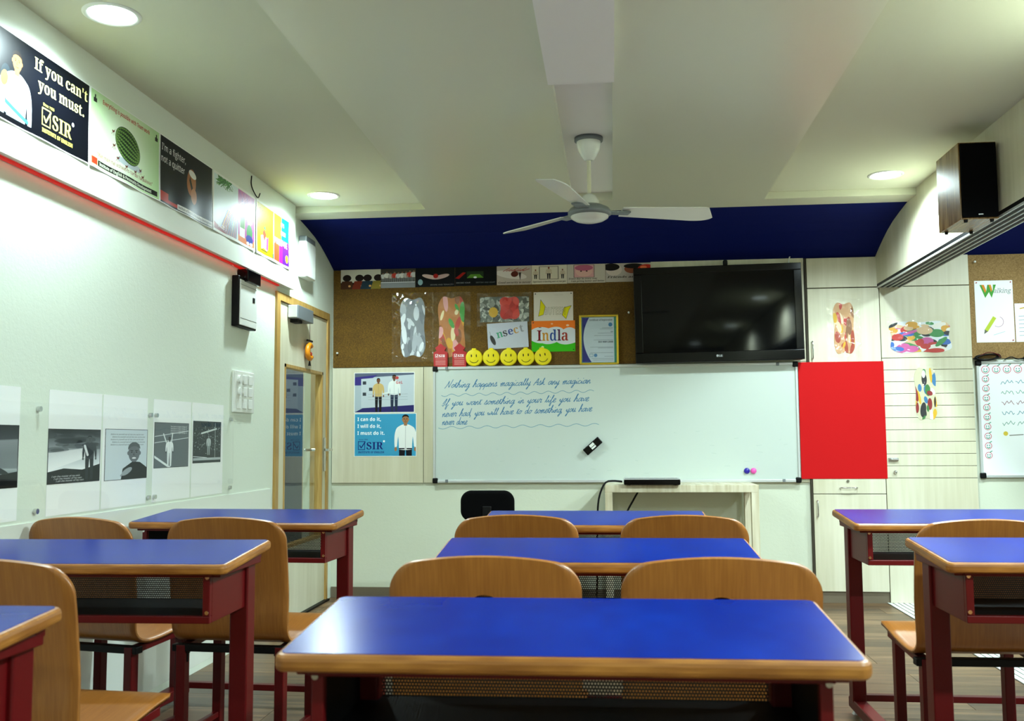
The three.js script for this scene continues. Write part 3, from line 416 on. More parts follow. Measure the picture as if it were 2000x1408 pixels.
// black-and-white prints on white sheets under clear acrylic, left wall
{
  const bw = [
    (k, w, h) => { const g = k.createLinearGradient(0, 0, 0, h); g.addColorStop(0, '#1e2226'); g.addColorStop(0.45, '#5b6166'); g.addColorStop(0.7, '#aab2b6'); g.addColorStop(1, '#1c1f22'); k.fillStyle = g; k.fillRect(0, 0, w, h); for (let i = 0; i < 30; i++) line(k, `rgba(${200 - i * 4},${206 - i * 4},${210 - i * 4},0.35)`, 14, [0, 150 + i * 6], [w, 120 + i * 8]); poly(k, '#111', [0, 340], [300, 420], [512, 380], [512, 512], [0, 512]); ell(k, 330, 330, 140, 26, '#2a2d30', 0.5); for (let i = 0; i < 4; i++) txt(k, '"the best way to know life is', 60, 420 + i * 24, 'italic 20px sans-serif', '#d8d8d8'); },
    (k, w, h) => { const g = k.createLinearGradient(0, 0, 0, h); g.addColorStop(0, '#2a2f34'); g.addColorStop(0.55, '#c8d0d4'); g.addColorStop(0.75, '#f0f4f6'); k.fillStyle = g; k.fillRect(0, 0, w, h); for (let i = 0; i < 22; i++) ell(k, rnd() * w, rnd() * 200, 60 + rnd() * 90, 14 + rnd() * 22, 'rgba(30,34,38,0.35)'); for (let i = 0; i < 14; i++) line(k, 'rgba(250,252,252,0.6)', 10, [0, 230 + i * 12], [400, 180 + i * 6]); poly(k, '#101214', [0, 400], [150, 370], [330, 390], [512, 340], [512, 512], [0, 512]); figure(k, 400, 490, 430, '#50565a', '#3a4044', '#23282c', '#20262a'); line(k, '#e4e8ea', 22, [350, 160], [380, 250]); for (let i = 0; i < 3; i++) txt(k, 'I am the master of my own', 40 + i * 20, 450 + i * 22, 'italic 22px sans-serif', '#e2e4e4'); },
    (k, w, h) => { bg(k, '#cfdade', w, h); for (let i = 0; i < 5; i++) txt(k, 'Believe in yourself and all that you can be now', 60 + (i % 2) * 18, 60 + i * 26, 'italic 20px serif', '#3a4448', 'left', 400); poly(k, '#14171a', [190, 512], [210, 400], [330, 330], [420, 340], [512, 400], [512, 512]); head(k, 345, 240, 98, '#6a6f73', '#565b5e', '#16181a'); ell(k, 345, 296, 26, 8, '#eee'); ell(k, 260, 430, 70, 28, '#9aa2a6', -0.5); line(k, '#9aa2a6', 18, [240, 420], [190, 470]); },
    (k, w, h) => { bg(k, '#6d757a', w, h); for (let i = 0; i < 60; i++) line(k, `rgba(40,46,50,0.25)`, 5, [0, i * 9], [w, i * 9 - 14]); line(k, '#d5dcde', 8, [0, 160], [w, 90]); line(k, '#d5dcde', 8, [0, 230], [w, 170]); line(k, '#e8eeee', 24, [0, 380], [230, 512]); figure(k, 220, 500, 340, '#3a3f42', '#f0f4f4', '#e8eeee', '#2a2e30'); line(k, '#e0e6e6', 16, [170, 220], [130, 130]); line(k, '#e0e6e6', 14, [250, 220], [262, 120]); for (let i = 0; i < 4; i++) txt(k, 'You have to expect things of', 230, 50 + i * 24, 'italic 20px serif', '#eef0f0', 'left', 250); },
    (k, w, h) => { bg(k, '#23282b', w, h); for (let i = 0; i < 160; i++) ell(k, rnd() * w, 60 + rnd() * 340, 3 + rnd() * 6, 3 + rnd() * 6, ['#6a7276', '#aab2b4', '#454b4e'][i % 3]); line(k, '#cfd6d6', 22, [150, 150], [420, 90]); line(k, '#c0c8c8', 6, [400, 20], [400, 480]); line(k, '#e4eaea', 8, [0, 430], [250, 450]); figure(k, 280, 420, 250, '#8a9296', '#b8c0c2', '#9aa2a4'); k.fillStyle = '#b4bcbe'; k.fillRect(0, 450, w, 30); },
  ];
  const S = [[-2.42, -2.94], [-3.1, -3.442], [-3.452, -3.80], [-3.852, -4.212], [-4.224, -4.578]], P = [[-2.5, -2.938, 0.892, 1.09], [-3.1, -3.437, 0.893, 1.081], [-3.47, -3.803, 0.89, 1.085], [-3.862, -4.19, 0.926, 1.117], [-4.236, -4.55, 0.938, 1.13]];
  const L = ['grey print of clouds and a bent arm', 'print of a runner standing before a cloudy sky', 'print of a smiling bald man in black', 'print of a player in white on a court', 'print of a crowd at night in a stadium'];
  S.forEach(([z0, z1], i) => {
    const t = thing('wall_print', 'white sheet with black-and-white ' + L[i], 'print', [LW + 0.0005, 0, 0], 0, 'taped prints under acrylic on the white wall');
    sheet('backing_sheet', '', '', z0 - z1, 0.425, canvasTex(8, 8, (k) => bg(k, '#f6f8f6', 8, 8)), [0, 1.0, (z0 + z1) / 2], Math.PI / 2, { parent: t, d: 0.0006 });
    const [a, b, y0, y1] = P[i]; sheet('photo_print', '', '', a - b, y1 - y0, canvasTex(512, 512, (k, w, h) => { bw[i](k, w, h); border(k, w, h, 5, '#101214'); }), [0.0007, (y0 + y1) / 2, (a + b) / 2], Math.PI / 2, { parent: t, d: 0.0005 });
  });
  const acr = phys(0xffffff, 0, { transmission: 1, thickness: 0, ior: 1.3 });
  for (const [z0, z1, label] of [[-2.2, -3.835, 'clear acrylic sheet screwed over the first three wall prints'], [-3.845, -4.69, 'clear acrylic sheet over the two prints nearest the switch plate']]) {
    const t = thing('acrylic_sheet', label, 'acrylic sheet', [LW + 0.0015, 0, 0], 0);
    obj('clear_panel', new THREE.PlaneGeometry(z0 - z1, 0.384).rotateY(Math.PI / 2).translate(0.008, 0.974, (z0 + z1) / 2), acr, t);
    for (const z of z1 < -4 ? [z0 - 0.02, z1 + 0.03] : [-3.035, z1 + 0.02, -2.3]) for (const y of [0.81, 1.145]) obj('screw_cap', cylx(0.009, 0.012, 0.006, y, z, 16), M.chrome, t);
  }
}
// front wall posters left of the whiteboard
sheet('photo_poster', 'photo print of two men shaking hands, on the wood panel', 'poster', 0.415, 0.272, canvasTex(768, 504, (k, w, h) => { bg(k, '#aebcc4', w, h); poly(k, '#5c6478', [0, 0], [768, 0], [768, 30], [0, 70]); poly(k, '#3c3480', [0, 60], [300, 30], [90, 160], [0, 160]); poly(k, '#c2ccd2', [90, 80], [768, 30], [768, 410], [90, 440]); poly(k, '#2f2a66', [0, 500], [110, 445], [768, 410], [768, 504], [0, 504]); for (const [x, y] of [[110, 110], [190, 190], [110, 250]]) { k.fillStyle = '#3a4048'; k.fillRect(x, y, 44, 40); } figure(k, 310, 500, 430, '#7a4e34', '#cdb070', '#1d1a1c'); figure(k, 510, 500, 470, '#6a4632', '#e6ece8', '#2a3348'); line(k, '#dfe6e2', 22, [450, 250], [370, 270]); ell(k, 545, 70, 22, 20, '#c04a4a'); txt(k, 'GeL', 530, 145, 'bold 48px sans-serif', '#c04a4a'); for (let i = 0; i < 3; i++) { k.fillStyle = '#8b979e'; k.fillRect(180, 270 + i * 34, 500, 3); } border(k, w, h, 8); }), [-1.528, 1.36, FW + 0.0145]);
sheet('slogan_poster', 'blue poster reading I can do it, I will do it, I must do it', 'poster', 0.425, 0.288, canvasTex(1024, 694, (k, w, h) => { bg(k, '#3f9cc4', w, h); txt(k, 'I can do it,', 50, 120, 'bold 78px sans-serif', '#fff'); txt(k, 'I will do it,', 50, 232, 'bold 78px sans-serif', '#fff'); txt(k, 'I must do it.', 50, 344, 'bold 78px sans-serif', '#fff'); sirMark(k, 70, 452, 130, '#16206e'); figure(k, 845, 1080, 1060, '#a87850', '#eef0ec', '#16151c', '#16110e'); k.fillStyle = '#16151c'; k.fillRect(738, 560, 214, 20); k.fillStyle = '#cfcfcf'; k.fillRect(828, 556, 38, 26); border(k, w, h, 9); }), [-1.52, 1.076, FW + 0.0145]);

// ---------------------------------------------------------------- pin boards
const CZ = FW + 0.012;                               // face of the cork
tag(obj('pin_board', rspan(-1.885, 0.258, 1.532, 2.198, FW + 0.0015, CZ, 0.002), M.cork), 'long brown cork pin board above the whiteboard', 'pin board');
tag(obj('pin_board', rspan(2.272, 4.2, 1.532, 2.198, FW + 0.0015, CZ, 0.002), M.corkPale), 'light brown cork pin board above the second whiteboard', 'pin board');
function pin(x, y, z, mat, label) { const t = thing('push_pin', label, 'push pin', [x, y, z], 0, 'push pins'); obj('head', new THREE.LatheGeometry([[0, 0.004], [0.006, 0.004], [0.006, 0.006], [0.004, 0.008], [0.004, 0.016], [0.0065, 0.018], [0.006, 0.021], [0, 0.022]].map((p) => new THREE.Vector2(...p)), 14).rotateX(Math.PI / 2), mat, t); obj('needle', cylz(0.0008, 0.008, 0, 0, 0.0, 8), M.chrome, t); }
pin(-1.851, 1.63, CZ, M.white, 'white push pin alone on the brown cork near the door');
pin(0.113, 1.868, CZ, M.white, 'white push pin in the cork above the certificate');
pin(2.309, 2.151, CZ, M.white, 'white push pin in the light cork near the ceiling cove');

// strip of small posters along the top of the cork
{
  const X = [-1.835, -1.556, -1.318, -1.046, -0.763, -0.528, -0.29, -0.036, 0.262], yb = [2.066, 2.07, 2.07, 2.072, 2.072, 2.072, 2.074, 2.076];
  const art = [
    (k, w, h) => { bg(k, '#d9d4c4', w, h); k.fillStyle = '#160c08'; k.fillRect(0, 170, w, h); for (const [x, c] of [[50, '#4a2a14'], [150, '#7a2a12'], [215, '#1f3440'], [300, '#8a7a2a']]) { ell(k, x, 110, 34, 44, '#20140e'); poly(k, c, [x - 60, 256], [x - 40, 150], [x + 40, 150], [x + 60, 256]); ell(k, x + 20, 215, 10, 14, '#d8a060'); } },
    (k, w, h) => { bg(k, '#3b3630', w, h); for (let i = 0; i < 9; i++) { figure(k, 20 + i * 36, 200, 150 + rnd() * 30, '#8a6a54', ['#d8d8d8', '#e8e4de', '#b9b4b0', '#c03a2a'][i % 4], '#777'); } k.fillStyle = '#e6e6ea'; k.fillRect(0, 178, w, 8); k.fillStyle = '#8a8c90'; k.fillRect(0, 186, w, 70); },
    (k, w, h) => { bg(k, '#08080a', w, h); ell(k, 120, 120, 70, 26, '#d8b8b0', 0.4); ell(k, 210, 120, 70, 26, '#c8a8a4', -0.4); ell(k, 165, 110, 20, 30, '#b01c18'); ell(k, 40, 190, 20, 40, '#8fb0b8'); txt(k, 'DESIRE AND TENACITY', 120, 236, '24px sans-serif', '#9a9a9a', 'left', 190); },
    (k, w, h) => { bg(k, '#060608', w, h); k.fillStyle = '#20301a'; k.fillRect(90, 60, 130, 90); poly(k, '#5a8a2a', [90, 150], [120, 100], [190, 100], [220, 150]); ell(k, 155, 142, 13, 13, '#f0f0f0'); poly(k, '#a01812', [0, 150], [60, 70], [84, 76], [30, 160]); txt(k, 'DECIDE YOUR', 8, 222, '26px sans-serif', '#aaa', 'left', 110); txt(k, 'DESTINY AND HEART', 160, 222, '24px sans-serif', '#888', 'left', 150); },
    (k, w, h) => { bg(k, '#b9a89c', w, h); ell(k, 130, 120, 150, 50, '#d8ccc4', 0.25); ell(k, 165, 110, 34, 40, '#5a2418', 0.2); for (let i = 0; i < 8; i++) line(k, '#a0201c', 6, [60 + i * 26, 70], [120 + i * 26, 30 + (i % 3) * 14]); poly(k, '#3a302c', [200, 90], [226, 90], [216, 200]); txt(k, 'Good security is never', 10, 236, 'italic bold 34px serif', '#2a2018', 'left', 300); },
    (k, w, h) => { bg(k, '#d8ccb8', w, h); k.strokeStyle = '#2a2018'; k.lineWidth = 5; k.strokeRect(70, 20, 170, 170); for (const [x, s] of [[35, 130], [155, 160], [280, 130]]) figure(k, x, 186, s, '#8a4a34', '#c8b49a', '#2a2422', '#7a2a1a'); txt(k, 'Opportunity is knocking more at your gate', 8, 232, 'italic bold 30px serif', '#2a1c10', 'left', 300); },
    (k, w, h) => { bg(k, '#c8bcae', w, h); k.fillStyle = '#d8a0a0'; k.fillRect(56, 10, 170, 170); k.strokeStyle = '#2a2020'; k.lineWidth = 4; k.strokeRect(56, 10, 170, 170); ell(k, 140, 100, 70, 70, '#e0b0a4'); ell(k, 140, 50, 76, 40, '#b8607a'); ell(k, 116, 95, 8, 8, '#30201c'); ell(k, 164, 95, 8, 8, '#30201c'); txt(k, 'Every day in every way', 10, 206, 'italic bold 30px serif', '#2a2018', 'left', 240); txt(k, 'I am getting better and better', 30, 240, 'italic bold 30px serif', '#2a2018', 'left', 280); },
    (k, w, h) => { bg(k, '#bdb2a8', w, h); ell(k, 60, 90, 56, 80, '#d8c8bc'); ell(k, 40, 50, 60, 50, '#1c1614'); ell(k, 190, 80, 56, 60, '#8a4a34'); ell(k, 200, 40, 70, 34, '#1c1614'); ell(k, 290, 80, 60, 60, '#c03020'); ell(k, 270, 60, 24, 20, '#f08050'); txt(k, 'Friends are', 10, 200, 'italic bold 36px serif', '#2a2018'); },
  ];
  const lab = ['dark poster of warm-lit seated people, nearest the door on the cork', 'poster of a crowd behind a white rail on the cork', 'black poster with pale cupped hands on the cork', 'black poster with a green playing field on the cork', 'poster of a large eye with red lashes on the cork', 'cream poster of framed standing figures on the cork', 'poster of a baby in a pink hat on the cork', 'poster of close faces in red light beside the television'];
  art.forEach((draw, i) => sheet('small_poster', lab[i], 'poster', X[i + 1] - X[i] - 0.002, 2.2 - yb[i], canvasTex(320, 256, draw), [(X[i] + X[i + 1]) / 2, (2.2 + yb[i]) / 2, CZ + 0.0003], 0, { group: 'strip of small posters on the cork' }));
}
// drawings pinned to the cork
const pins4 = (t, w, h, c, corners) => { const m = std(c, 0.4); for (const [sx, sy] of corners) obj('pin_head', cylz(0.004, 0.006, sx * (w / 2 - 0.012), sy * (h / 2 - 0.012), 0.004, 10), m, t); };
{
  const a = sheet('wing_drawing', 'child drawing with yellow wings and outlined letters, pinned on cork', 'drawing', 0.262, 0.194, canvasTex(512, 384, (k, w, h) => { bg(k, '#dcd2c6', w, h); const out = (p) => { poly(k, '#e0d516', ...p); line(k, '#4a4410', 4, ...p, p[0]); }; out([[90, 100], [150, 190], [125, 300], [60, 320], [80, 230]]); out([[395, 210], [490, 185], [455, 245], [420, 360], [370, 310]]); k.font = 'bold 118px sans-serif'; k.strokeStyle = '#6a6436'; k.lineWidth = 3; k.save(); k.translate(138, 300); k.scale(0.62, 1.15); k.strokeText('BUTEEN', 0, 0); k.restore(); line(k, '#b0a48c', 2, [270, 40], [380, 40]); }), [-0.384, 1.921, CZ + 0.0003]);
  pins4(a, 0.262, 0.194, 0x202030, [[-1, 1], [1, 1]]);
  const b = sheet('india_drawing', 'child drawing reading India in orange, white and green', 'drawing', 0.29, 0.206, canvasTex(640, 448, (k, w, h) => { bg(k, '#d6dadf', w, h); k.fillStyle = '#f07a28'; k.beginPath(); k.moveTo(0, 0); k.lineTo(w, 0); k.lineTo(w, 130); k.quadraticCurveTo(560, 70, 470, 130); k.quadraticCurveTo(400, 60, 250, 110); k.quadraticCurveTo(110, 60, 0, 130); k.fill(); k.fillStyle = '#3fb81e'; k.beginPath(); k.moveTo(0, h); k.lineTo(w, h); k.lineTo(w, 320); k.quadraticCurveTo(470, 380, 370, 310); k.quadraticCurveTo(250, 360, 160, 325); k.quadraticCurveTo(80, 330, 0, 285); k.fill(); const cols = ['#7a1d24', '#c88a2a', '#2a4a90', '#52204a', '#9a3020']; [...'Indla'].forEach((c, i) => { k.font = 'bold 215px serif'; k.fillStyle = cols[i]; k.textAlign = 'left'; k.fillText(c, [75, 150, 262, 375, 432][i], 290, [80, 110, 110, 60, 110][i]); }); line(k, '#4a1a20', 8, [110, 95], [140, 95]); ell(k, 160, 385, 22, 20, '#c8e0b8'); ell(k, 300, 45, 16, 12, '#f0b890'); ell(k, 530, 70, 22, 14, '#f4d0b0'); }), [-0.386, 1.722, CZ + 0.0016]);
  pins4(b, 0.29, 0.206, 0x301010, [[-1, 1], [1, -1]]);
}
// clear plastic sleeves, with plain coloured paper shapes where the photo shows printed figures
const sleeveMat = phys(0xffffff, 0.06, { transmission: 1, thickness: 0, ior: 1.5, side: THREE.DoubleSide });
function sleeveGeo(w, h, amp = 0.003) { const g = new THREE.PlaneGeometry(w, h, 22, 28), p = g.attributes.position; for (let i = 0; i < p.count; i++) p.setZ(i, 0.005 + (rnd() - 0.5) * amp + 0.002 * Math.sin(p.getX(i) * 40 + p.getY(i) * 60)); g.computeVertexNormals(); return g; }
function blob(pts, w, h) {                           // smooth closed outline in unit coordinates, 1.5 mm card
  const c = new THREE.CatmullRomCurve3(pts.map(([x, y]) => new THREE.Vector3(x * w, y * h, 0)), true), s = new THREE.Shape(c.getPoints(60).map((p) => new THREE.Vector2(p.x, p.y)));
  const g = new THREE.ExtrudeGeometry(s, { depth: 0.0015, bevelEnabled: false }), p = g.attributes.position, uv = g.attributes.uv; for (let i = 0; i < uv.count; i++) uv.setXY(i, p.getX(i) / w + 0.5, p.getY(i) / h + 0.5); return g;
}
function cutout(label, x, y, z, sw, sh, w, h, pts, draw, ox = 0, oy = 0) {
  const t = thing('paper_cutout', label, 'paper cutout', [x, y, z], 0, 'paper cutouts in clear sleeves');
  obj('coloured_card', blob(pts, w, h).translate(ox, oy, 0.0008), std(0xffffff, 0.5, { map: canvasTex(256, 256, draw) }), t);
  obj('clear_sleeve', sleeveGeo(sw, sh), sleeveMat, t);
}
// plain irregular cards mottled with loose patches of the colours seen there
const patches = (base, cols, n = 26) => (k, w, h) => { bg(k, base, w, h); for (let i = 0; i < n; i++) ell(k, rnd() * w, rnd() * h, 12 + rnd() * 34, 10 + rnd() * 24, cols[i % cols.length], rnd() * 3); };
const oblong = [[-0.3, 0.5], [0, 0.47], [0.32, 0.5], [0.48, 0.36], [0.46, 0], [0.5, -0.36], [0.3, -0.5], [0, -0.47], [-0.32, -0.5], [-0.48, -0.34], [-0.46, 0.02], [-0.5, 0.36]];
cutout('tall grey and white mottled paper card in a clear plastic sleeve', -1.335, 1.798, CZ, 0.285, 0.47, 0.17, 0.4, oblong, patches('#7d8288', ['#a9afb5', '#dfe4e8', '#6b7178', '#c8ced4']));
cutout('tall brown, pink and green mottled paper card in a clear sleeve', -1.07, 1.792, CZ, 0.26, 0.48, 0.18, 0.42, oblong, patches('#b8722c', ['#b83a26', '#e0a09c', '#ecd9a8', '#d8a01c', '#3f9a34', '#8a4f20']));
{
  const t = thing('sleeve_card', 'red rounded paper shape on grey pebble print in a sleeve', 'paper cutout', [-0.712, 1.908, CZ], 0, 'paper cutouts in clear sleeves');
  obj('pebble_print', sheetGeo(0.33, 0.17, 0.0008), std(0xffffff, 0.6, { map: canvasTex(256, 128, (k, w, h) => { bg(k, '#5c6058', w, h); for (let i = 0; i < 150; i++) ell(k, rnd() * w, rnd() * h, 6 + rnd() * 14, 4 + rnd() * 8, ['#8b8f86', '#a6aaa0', '#6f746c', '#c2c4b8', '#484c46'][i % 5], rnd() * 3); ell(k, 70, 78, 24, 26, '#d8a828'); }) }), t);
  obj('coloured_card', blob(oblong, 0.13, 0.15).translate(0.035, 0.008, 0.001), std(0xffffff, 0.5, { map: canvasTex(128, 128, patches('#c4241c', ['#b01a16', '#d23a2c', '#c4241c'], 12)) }), t);
  obj('clear_sleeve', sleeveGeo(0.37, 0.225), sleeveMat, t);
}
{
  const t = thing('insect_drawing', 'white drawing reading insect in a clear plastic sleeve', 'drawing', [-0.69, 1.732, CZ + 0.007], 0); t.rotation.z = 0.05;
  obj('drawing_sheet', sheetGeo(0.272, 0.172, 0.0008), std(0xffffff, 0.6, { map: canvasTex(512, 320, (k, w, h) => { bg(k, '#c4c8d4', w, h); ell(k, 66, 210, 26, 66, '#2c2a26', -0.4); line(k, '#2c2a26', 3, [40, 150], [30, 100]); k.save(); k.translate(120, 190); k.rotate(-0.2); [['n', '#2f9a70', 0], ['s', '#2a2a2c', 82], ['e', '#223a8a', 148], ['c', '#c08a3a', 220], ['t', '#8a8c96', 300]].forEach(([c, col, x]) => txt(k, c, x, 0, 'bold 130px serif', col)); k.restore(); }) }), t);
  obj('clear_sleeve', sleeveGeo(0.27, 0.24, 0.002).translate(0, -0.03, 0), sleeveMat, t);
}

// ---------------------------------------------------------------- whiteboard
const WX0 = -1.192, WX1 = 1.186, WY0 = 0.757, WY1 = 1.526, WZ = FW + 0.014;
// single-stroke joined handwriting; x height 1, baseline 0
const SC = {
  a: [1.2, [[.9, .85], [.5, 1.05], [.1, .6], [.15, .05], [.5, 0], [.85, .6], [.95, 1.05], [.95, 1.05], [.9, .3], [1, -.02], [1.25, .25]]], c: [.9, [[.75, .8], [.5, 1], [.12, .6], [.15, .15], [.5, 0], [.95, .25]]],
  d: [1.2, [[.85, .85], [.45, 1.05], [.1, .6], [.15, .05], [.5, 0], [.85, .7], [.98, 2.1], [.98, 2.1], [.9, .4], [.98, 0], [1.2, .25]]], e: [.85, [[0, .1], [.55, .55], [.75, .95], [.5, 1.15], [.15, .75], [.15, .1], [.5, -.05], [.9, .25]]],
  f: [.85, [[0, .1], [.5, 1], [.75, 1.9], [.55, 2.1], [.4, 1.4], [.35, 0], [.3, -1], [.55, -1], [.55, -.1], [.9, .25]]], g: [1.1, [[.85, .85], [.45, 1.05], [.1, .6], [.15, .05], [.5, 0], [.85, .7], [.92, 1], [.92, 1], [.85, 0], [.7, -.9], [.4, -1.1], [.3, -.8], [.7, -.3], [1.15, .2]]],
  h: [1.1, [[0, .1], [.45, 1.2], [.62, 2.2], [.4, 2.1], [.25, 1], [.15, 0], [.15, 0], [.28, .6], [.62, 1.1], [.8, .8], [.75, .2], [.9, 0], [1.15, .25]]], i: [.6, [[0, .2], [.3, .95], [.25, .25], [.4, 0], [.65, .25]], [[.38, 1.45], [.42, 1.5]]],
  k: [.95, [[0, .1], [.4, 1.2], [.55, 2], [.35, 1.8], [.15, 0], [.3, .5], [.7, 1], [.4, .55], [.75, 0], [1, .2]]], l: [.65, [[0, .1], [.45, 1.2], [.55, 2], [.35, 1.9], [.25, .5], [.4, 0], [.7, .25]]],
  m: [1.35, [[0, .6], [.15, 1.05], [.15, 0], [.15, 0], [.28, .7], [.5, 1.1], [.6, .7], [.55, 0], [.55, 0], [.7, .7], [.95, 1.1], [1.05, .7], [1, .15], [1.15, 0], [1.4, .25]]], n: [1, [[0, .6], [.18, 1.05], [.15, 0], [.15, 0], [.3, .7], [.58, 1.1], [.7, .7], [.65, .15], [.8, 0], [1.05, .25]]],
  o: [.98, [[.5, 1], [.12, .65], [.15, .15], [.5, 0], [.8, .4], [.75, .85], [.5, 1], [.7, .8], [1.05, .85]]], p: [1, [[0, .3], [.25, 1], [.15, 0], [0, -1.1], [.2, .4], [.55, 1], [.85, .7], [.7, .1], [.35, .05], [.7, 0], [1.05, .25]]],
  r: [.88, [[0, .2], [.25, 1.15], [.25, 1.15], [.4, .85], [.72, 1], [.72, 1], [.6, .2], [.7, 0], [.95, .25]]], s: [.82, [[0, .1], [.42, 1.2], [.42, 1.2], [.7, .4], [.5, .05], [.2, .05], [.5, 0], [.9, .25]]], t: [.62, [[0, .2], [.35, 1.6], [.25, .4], [.4, 0], [.7, .25]], [[.1, 1.25], [.65, 1.3]]],
  u: [1.05, [[0, .3], [.2, 1.05], [.2, 1.05], [.15, .2], [.38, -.05], [.68, .4], [.78, 1.05], [.78, 1.05], [.72, .25], [.85, 0], [1.1, .25]]], v: [.92, [[0, .7], [.2, 1], [.25, .3], [.45, 0], [.75, .6], [.7, 1], [1, .9]]], w: [1.28, [[0, .5], [.15, 1], [.15, .2], [.4, 0], [.65, .7], [.65, .2], [.9, 0], [1.15, .7], [1.1, 1], [1.35, .9]]],
  y: [1, [[0, .4], [.2, 1.05], [.2, .2], [.4, 0], [.7, .5], [.82, 1.05], [.82, 1.05], [.7, 0], [.5, -1], [.25, -1.1], [.3, -.7], [.7, -.2], [1.05, .2]]], N: [1.4, [[-.3, -.1], [.1, .6], [.4, 2.1], [.4, 1.5], [.75, 0], [.9, .4], [1.3, 2.3]]], A: [1.3, [[0, 0], [.5, 1], [.95, 2.1], [.95, 1], [1, 0], [1.2, .2]], [[.2, .7], [1.2, .8]]],
  I: [.9, [[.1, .5], [.5, 1.6], [.8, 2.1], [.7, 1.2], [.5, .1], [.2, -.1], [0, .2]]], ',': [.4, [[.1, .1], [.15, -.1], [0, -.4]]], ' ': [1],
};
function handwrite(k, s, x0, y0, x1, y1, xh, col, lw) {
  let tot = 0; for (const c of s) tot += SC[c][0]; const sx = (x1 - x0) / tot; let a = 0; k.strokeStyle = col; k.lineWidth = lw; k.lineCap = k.lineJoin = 'round';
  for (const c of s) {
    const [adv, ...st] = SC[c], m = ([px, py]) => { const f = (a + px) / tot; return [x0 + (a + px + 0.38 * py) * sx, y0 + (y1 - y0) * f - py * xh]; };
    for (const p of st) { const q = p.map(m); k.beginPath(); k.moveTo(...q[0]); for (let i = 1; i < q.length - 1; i++) k.quadraticCurveTo(q[i][0], q[i][1], (q[i][0] + q[i + 1][0]) / 2, (q[i][1] + q[i + 1][1]) / 2); k.lineTo(...q[q.length - 1]); k.stroke(); }
    a += adv;
  }
}
{
  const tex = canvasTex(2048, 662, (k, w, h) => {
    bg(k, '#c8d2cb', w, h);
    const P = (px, py) => { const X = -1.19 + (px - 848) * 0.003362, Y = 1.526 - (py - 718 + (px - 848) * 0.0115) * 0.00342; return [(X - WX0) / (WX1 - WX0) * w, (WY1 - Y) / (WY1 - WY0) * h]; };
    const ink = '#2a6a9a', wr = (s, a, b) => handwrite(k, s, ...P(...a), ...P(...b), 21, ink, 3);
    wr('Nothing happens magically Ask any magician', [870, 757], [1158, 748]); wr('If you want something in your life you have', [862, 793], [1154, 783]); wr('never had, you will have to do something, you have', [862, 815], [1160, 803]); wr('never done', [862, 831], [912, 830]);
    for (const [a, b, n] of [[[861, 772], [1165, 763], 11], [[855, 837], [1174, 829], 9]]) { const [ax, ay] = P(...a), [bx, by] = P(...b); k.strokeStyle = '#4a86a4'; k.lineWidth = 2.4; k.beginPath(); for (let i = 0; i <= 120; i++) { const f = i / 120; const y = ay + (by - ay) * f + Math.sin(f * n * 6.283) * 7; i ? k.lineTo(ax + (bx - ax) * f, y) : k.moveTo(ax, y); } k.stroke(); }
    for (let i = 0; i < 26; i++) { k.strokeStyle = 'rgba(150,170,165,0.5)'; k.lineWidth = 1.5; const x = 200 + rnd() * 1800, y = 380 + rnd() * 260; k.beginPath(); k.moveTo(x, y); k.lineTo(x + 10 + rnd() * 20, y - 4 + rnd() * 8); k.stroke(); }
  });
  const t = thing('whiteboard', 'long white marker board with blue cursive handwriting on it', 'whiteboard', [0, 0, WZ]);
  const s = sheetGeo(WX1 - WX0 - 0.02, WY1 - WY0 - 0.02, 0.012); const o = obj('writing_surface', s, phys(0xffffff, 0.3, { map: tex }), t); o.position.set((WX0 + WX1) / 2, (WY0 + WY1) / 2, 0);
  for (const [a, b, c, d] of [[WX0, WX1, WY1 - 0.018, WY1], [WX0, WX1, WY0, WY0 + 0.018], [WX0, WX0 + 0.016, WY0, WY1], [WX1 - 0.016, WX1, WY0, WY1]]) obj('frame_rail', rspan(a, b, c, d, 0, 0.02, 0.003), M.alu, t);
  for (const x of [WX0, WX1]) for (const y of [WY0, WY1]) obj('corner_cap', rbox(0.036, 0.036, 0.026, x - Math.sign(x) * 0.014, y + (y > 1 ? -0.014 : 0.014), 0.012, 0.008), M.black, t);
  for (const [x, y] of [[-1.1, WY1 - 0.012], [1.06, WY1 - 0.012], [-1.1, WY0 + 0.012], [1.08, WY0 + 0.012]]) obj('frame_clip', rbox(0.018, 0.02, 0.006, x, y, 0.022, 0.002), M.grey, t);
}
{
  const e = thing('board_eraser', 'black magnetic eraser with white label stuck on the whiteboard', 'eraser', [-0.134, 0.994, WZ + 0.013]); e.rotation.z = 0.72;
  obj('body', rbox(0.13, 0.05, 0.03, 0, 0, 0.017, 0.005), M.blackGloss, e); obj('felt_pad', box(0.126, 0.046, 0.006, 0, 0, 0.003), M.blackFabric, e); obj('label', box(0.034, 0.018, 0.001, 0, 0.009, 0.0325), M.white, e); obj('label', box(0.034, 0.012, 0.001, 0, -0.01, 0.0325), M.white, e);
  const mag = (x, c, l) => tag(obj('magnet', new THREE.LatheGeometry([[0, 0], [0.017, 0], [0.019, 0.004], [0.017, 0.01], [0.008, 0.013], [0, 0.0135]].map((p) => new THREE.Vector2(...p)), 22).rotateX(Math.PI / 2), phys(c, 0.3)), l, 'magnet').position.set(x, 0.83, WZ + 0.013);
  mag(0.849, 0x2a1d9a, 'round purple magnet at the lower corner of the whiteboard'); mag(0.891, 0xf05ab4, 'round pink magnet beside the purple one on the whiteboard');
}
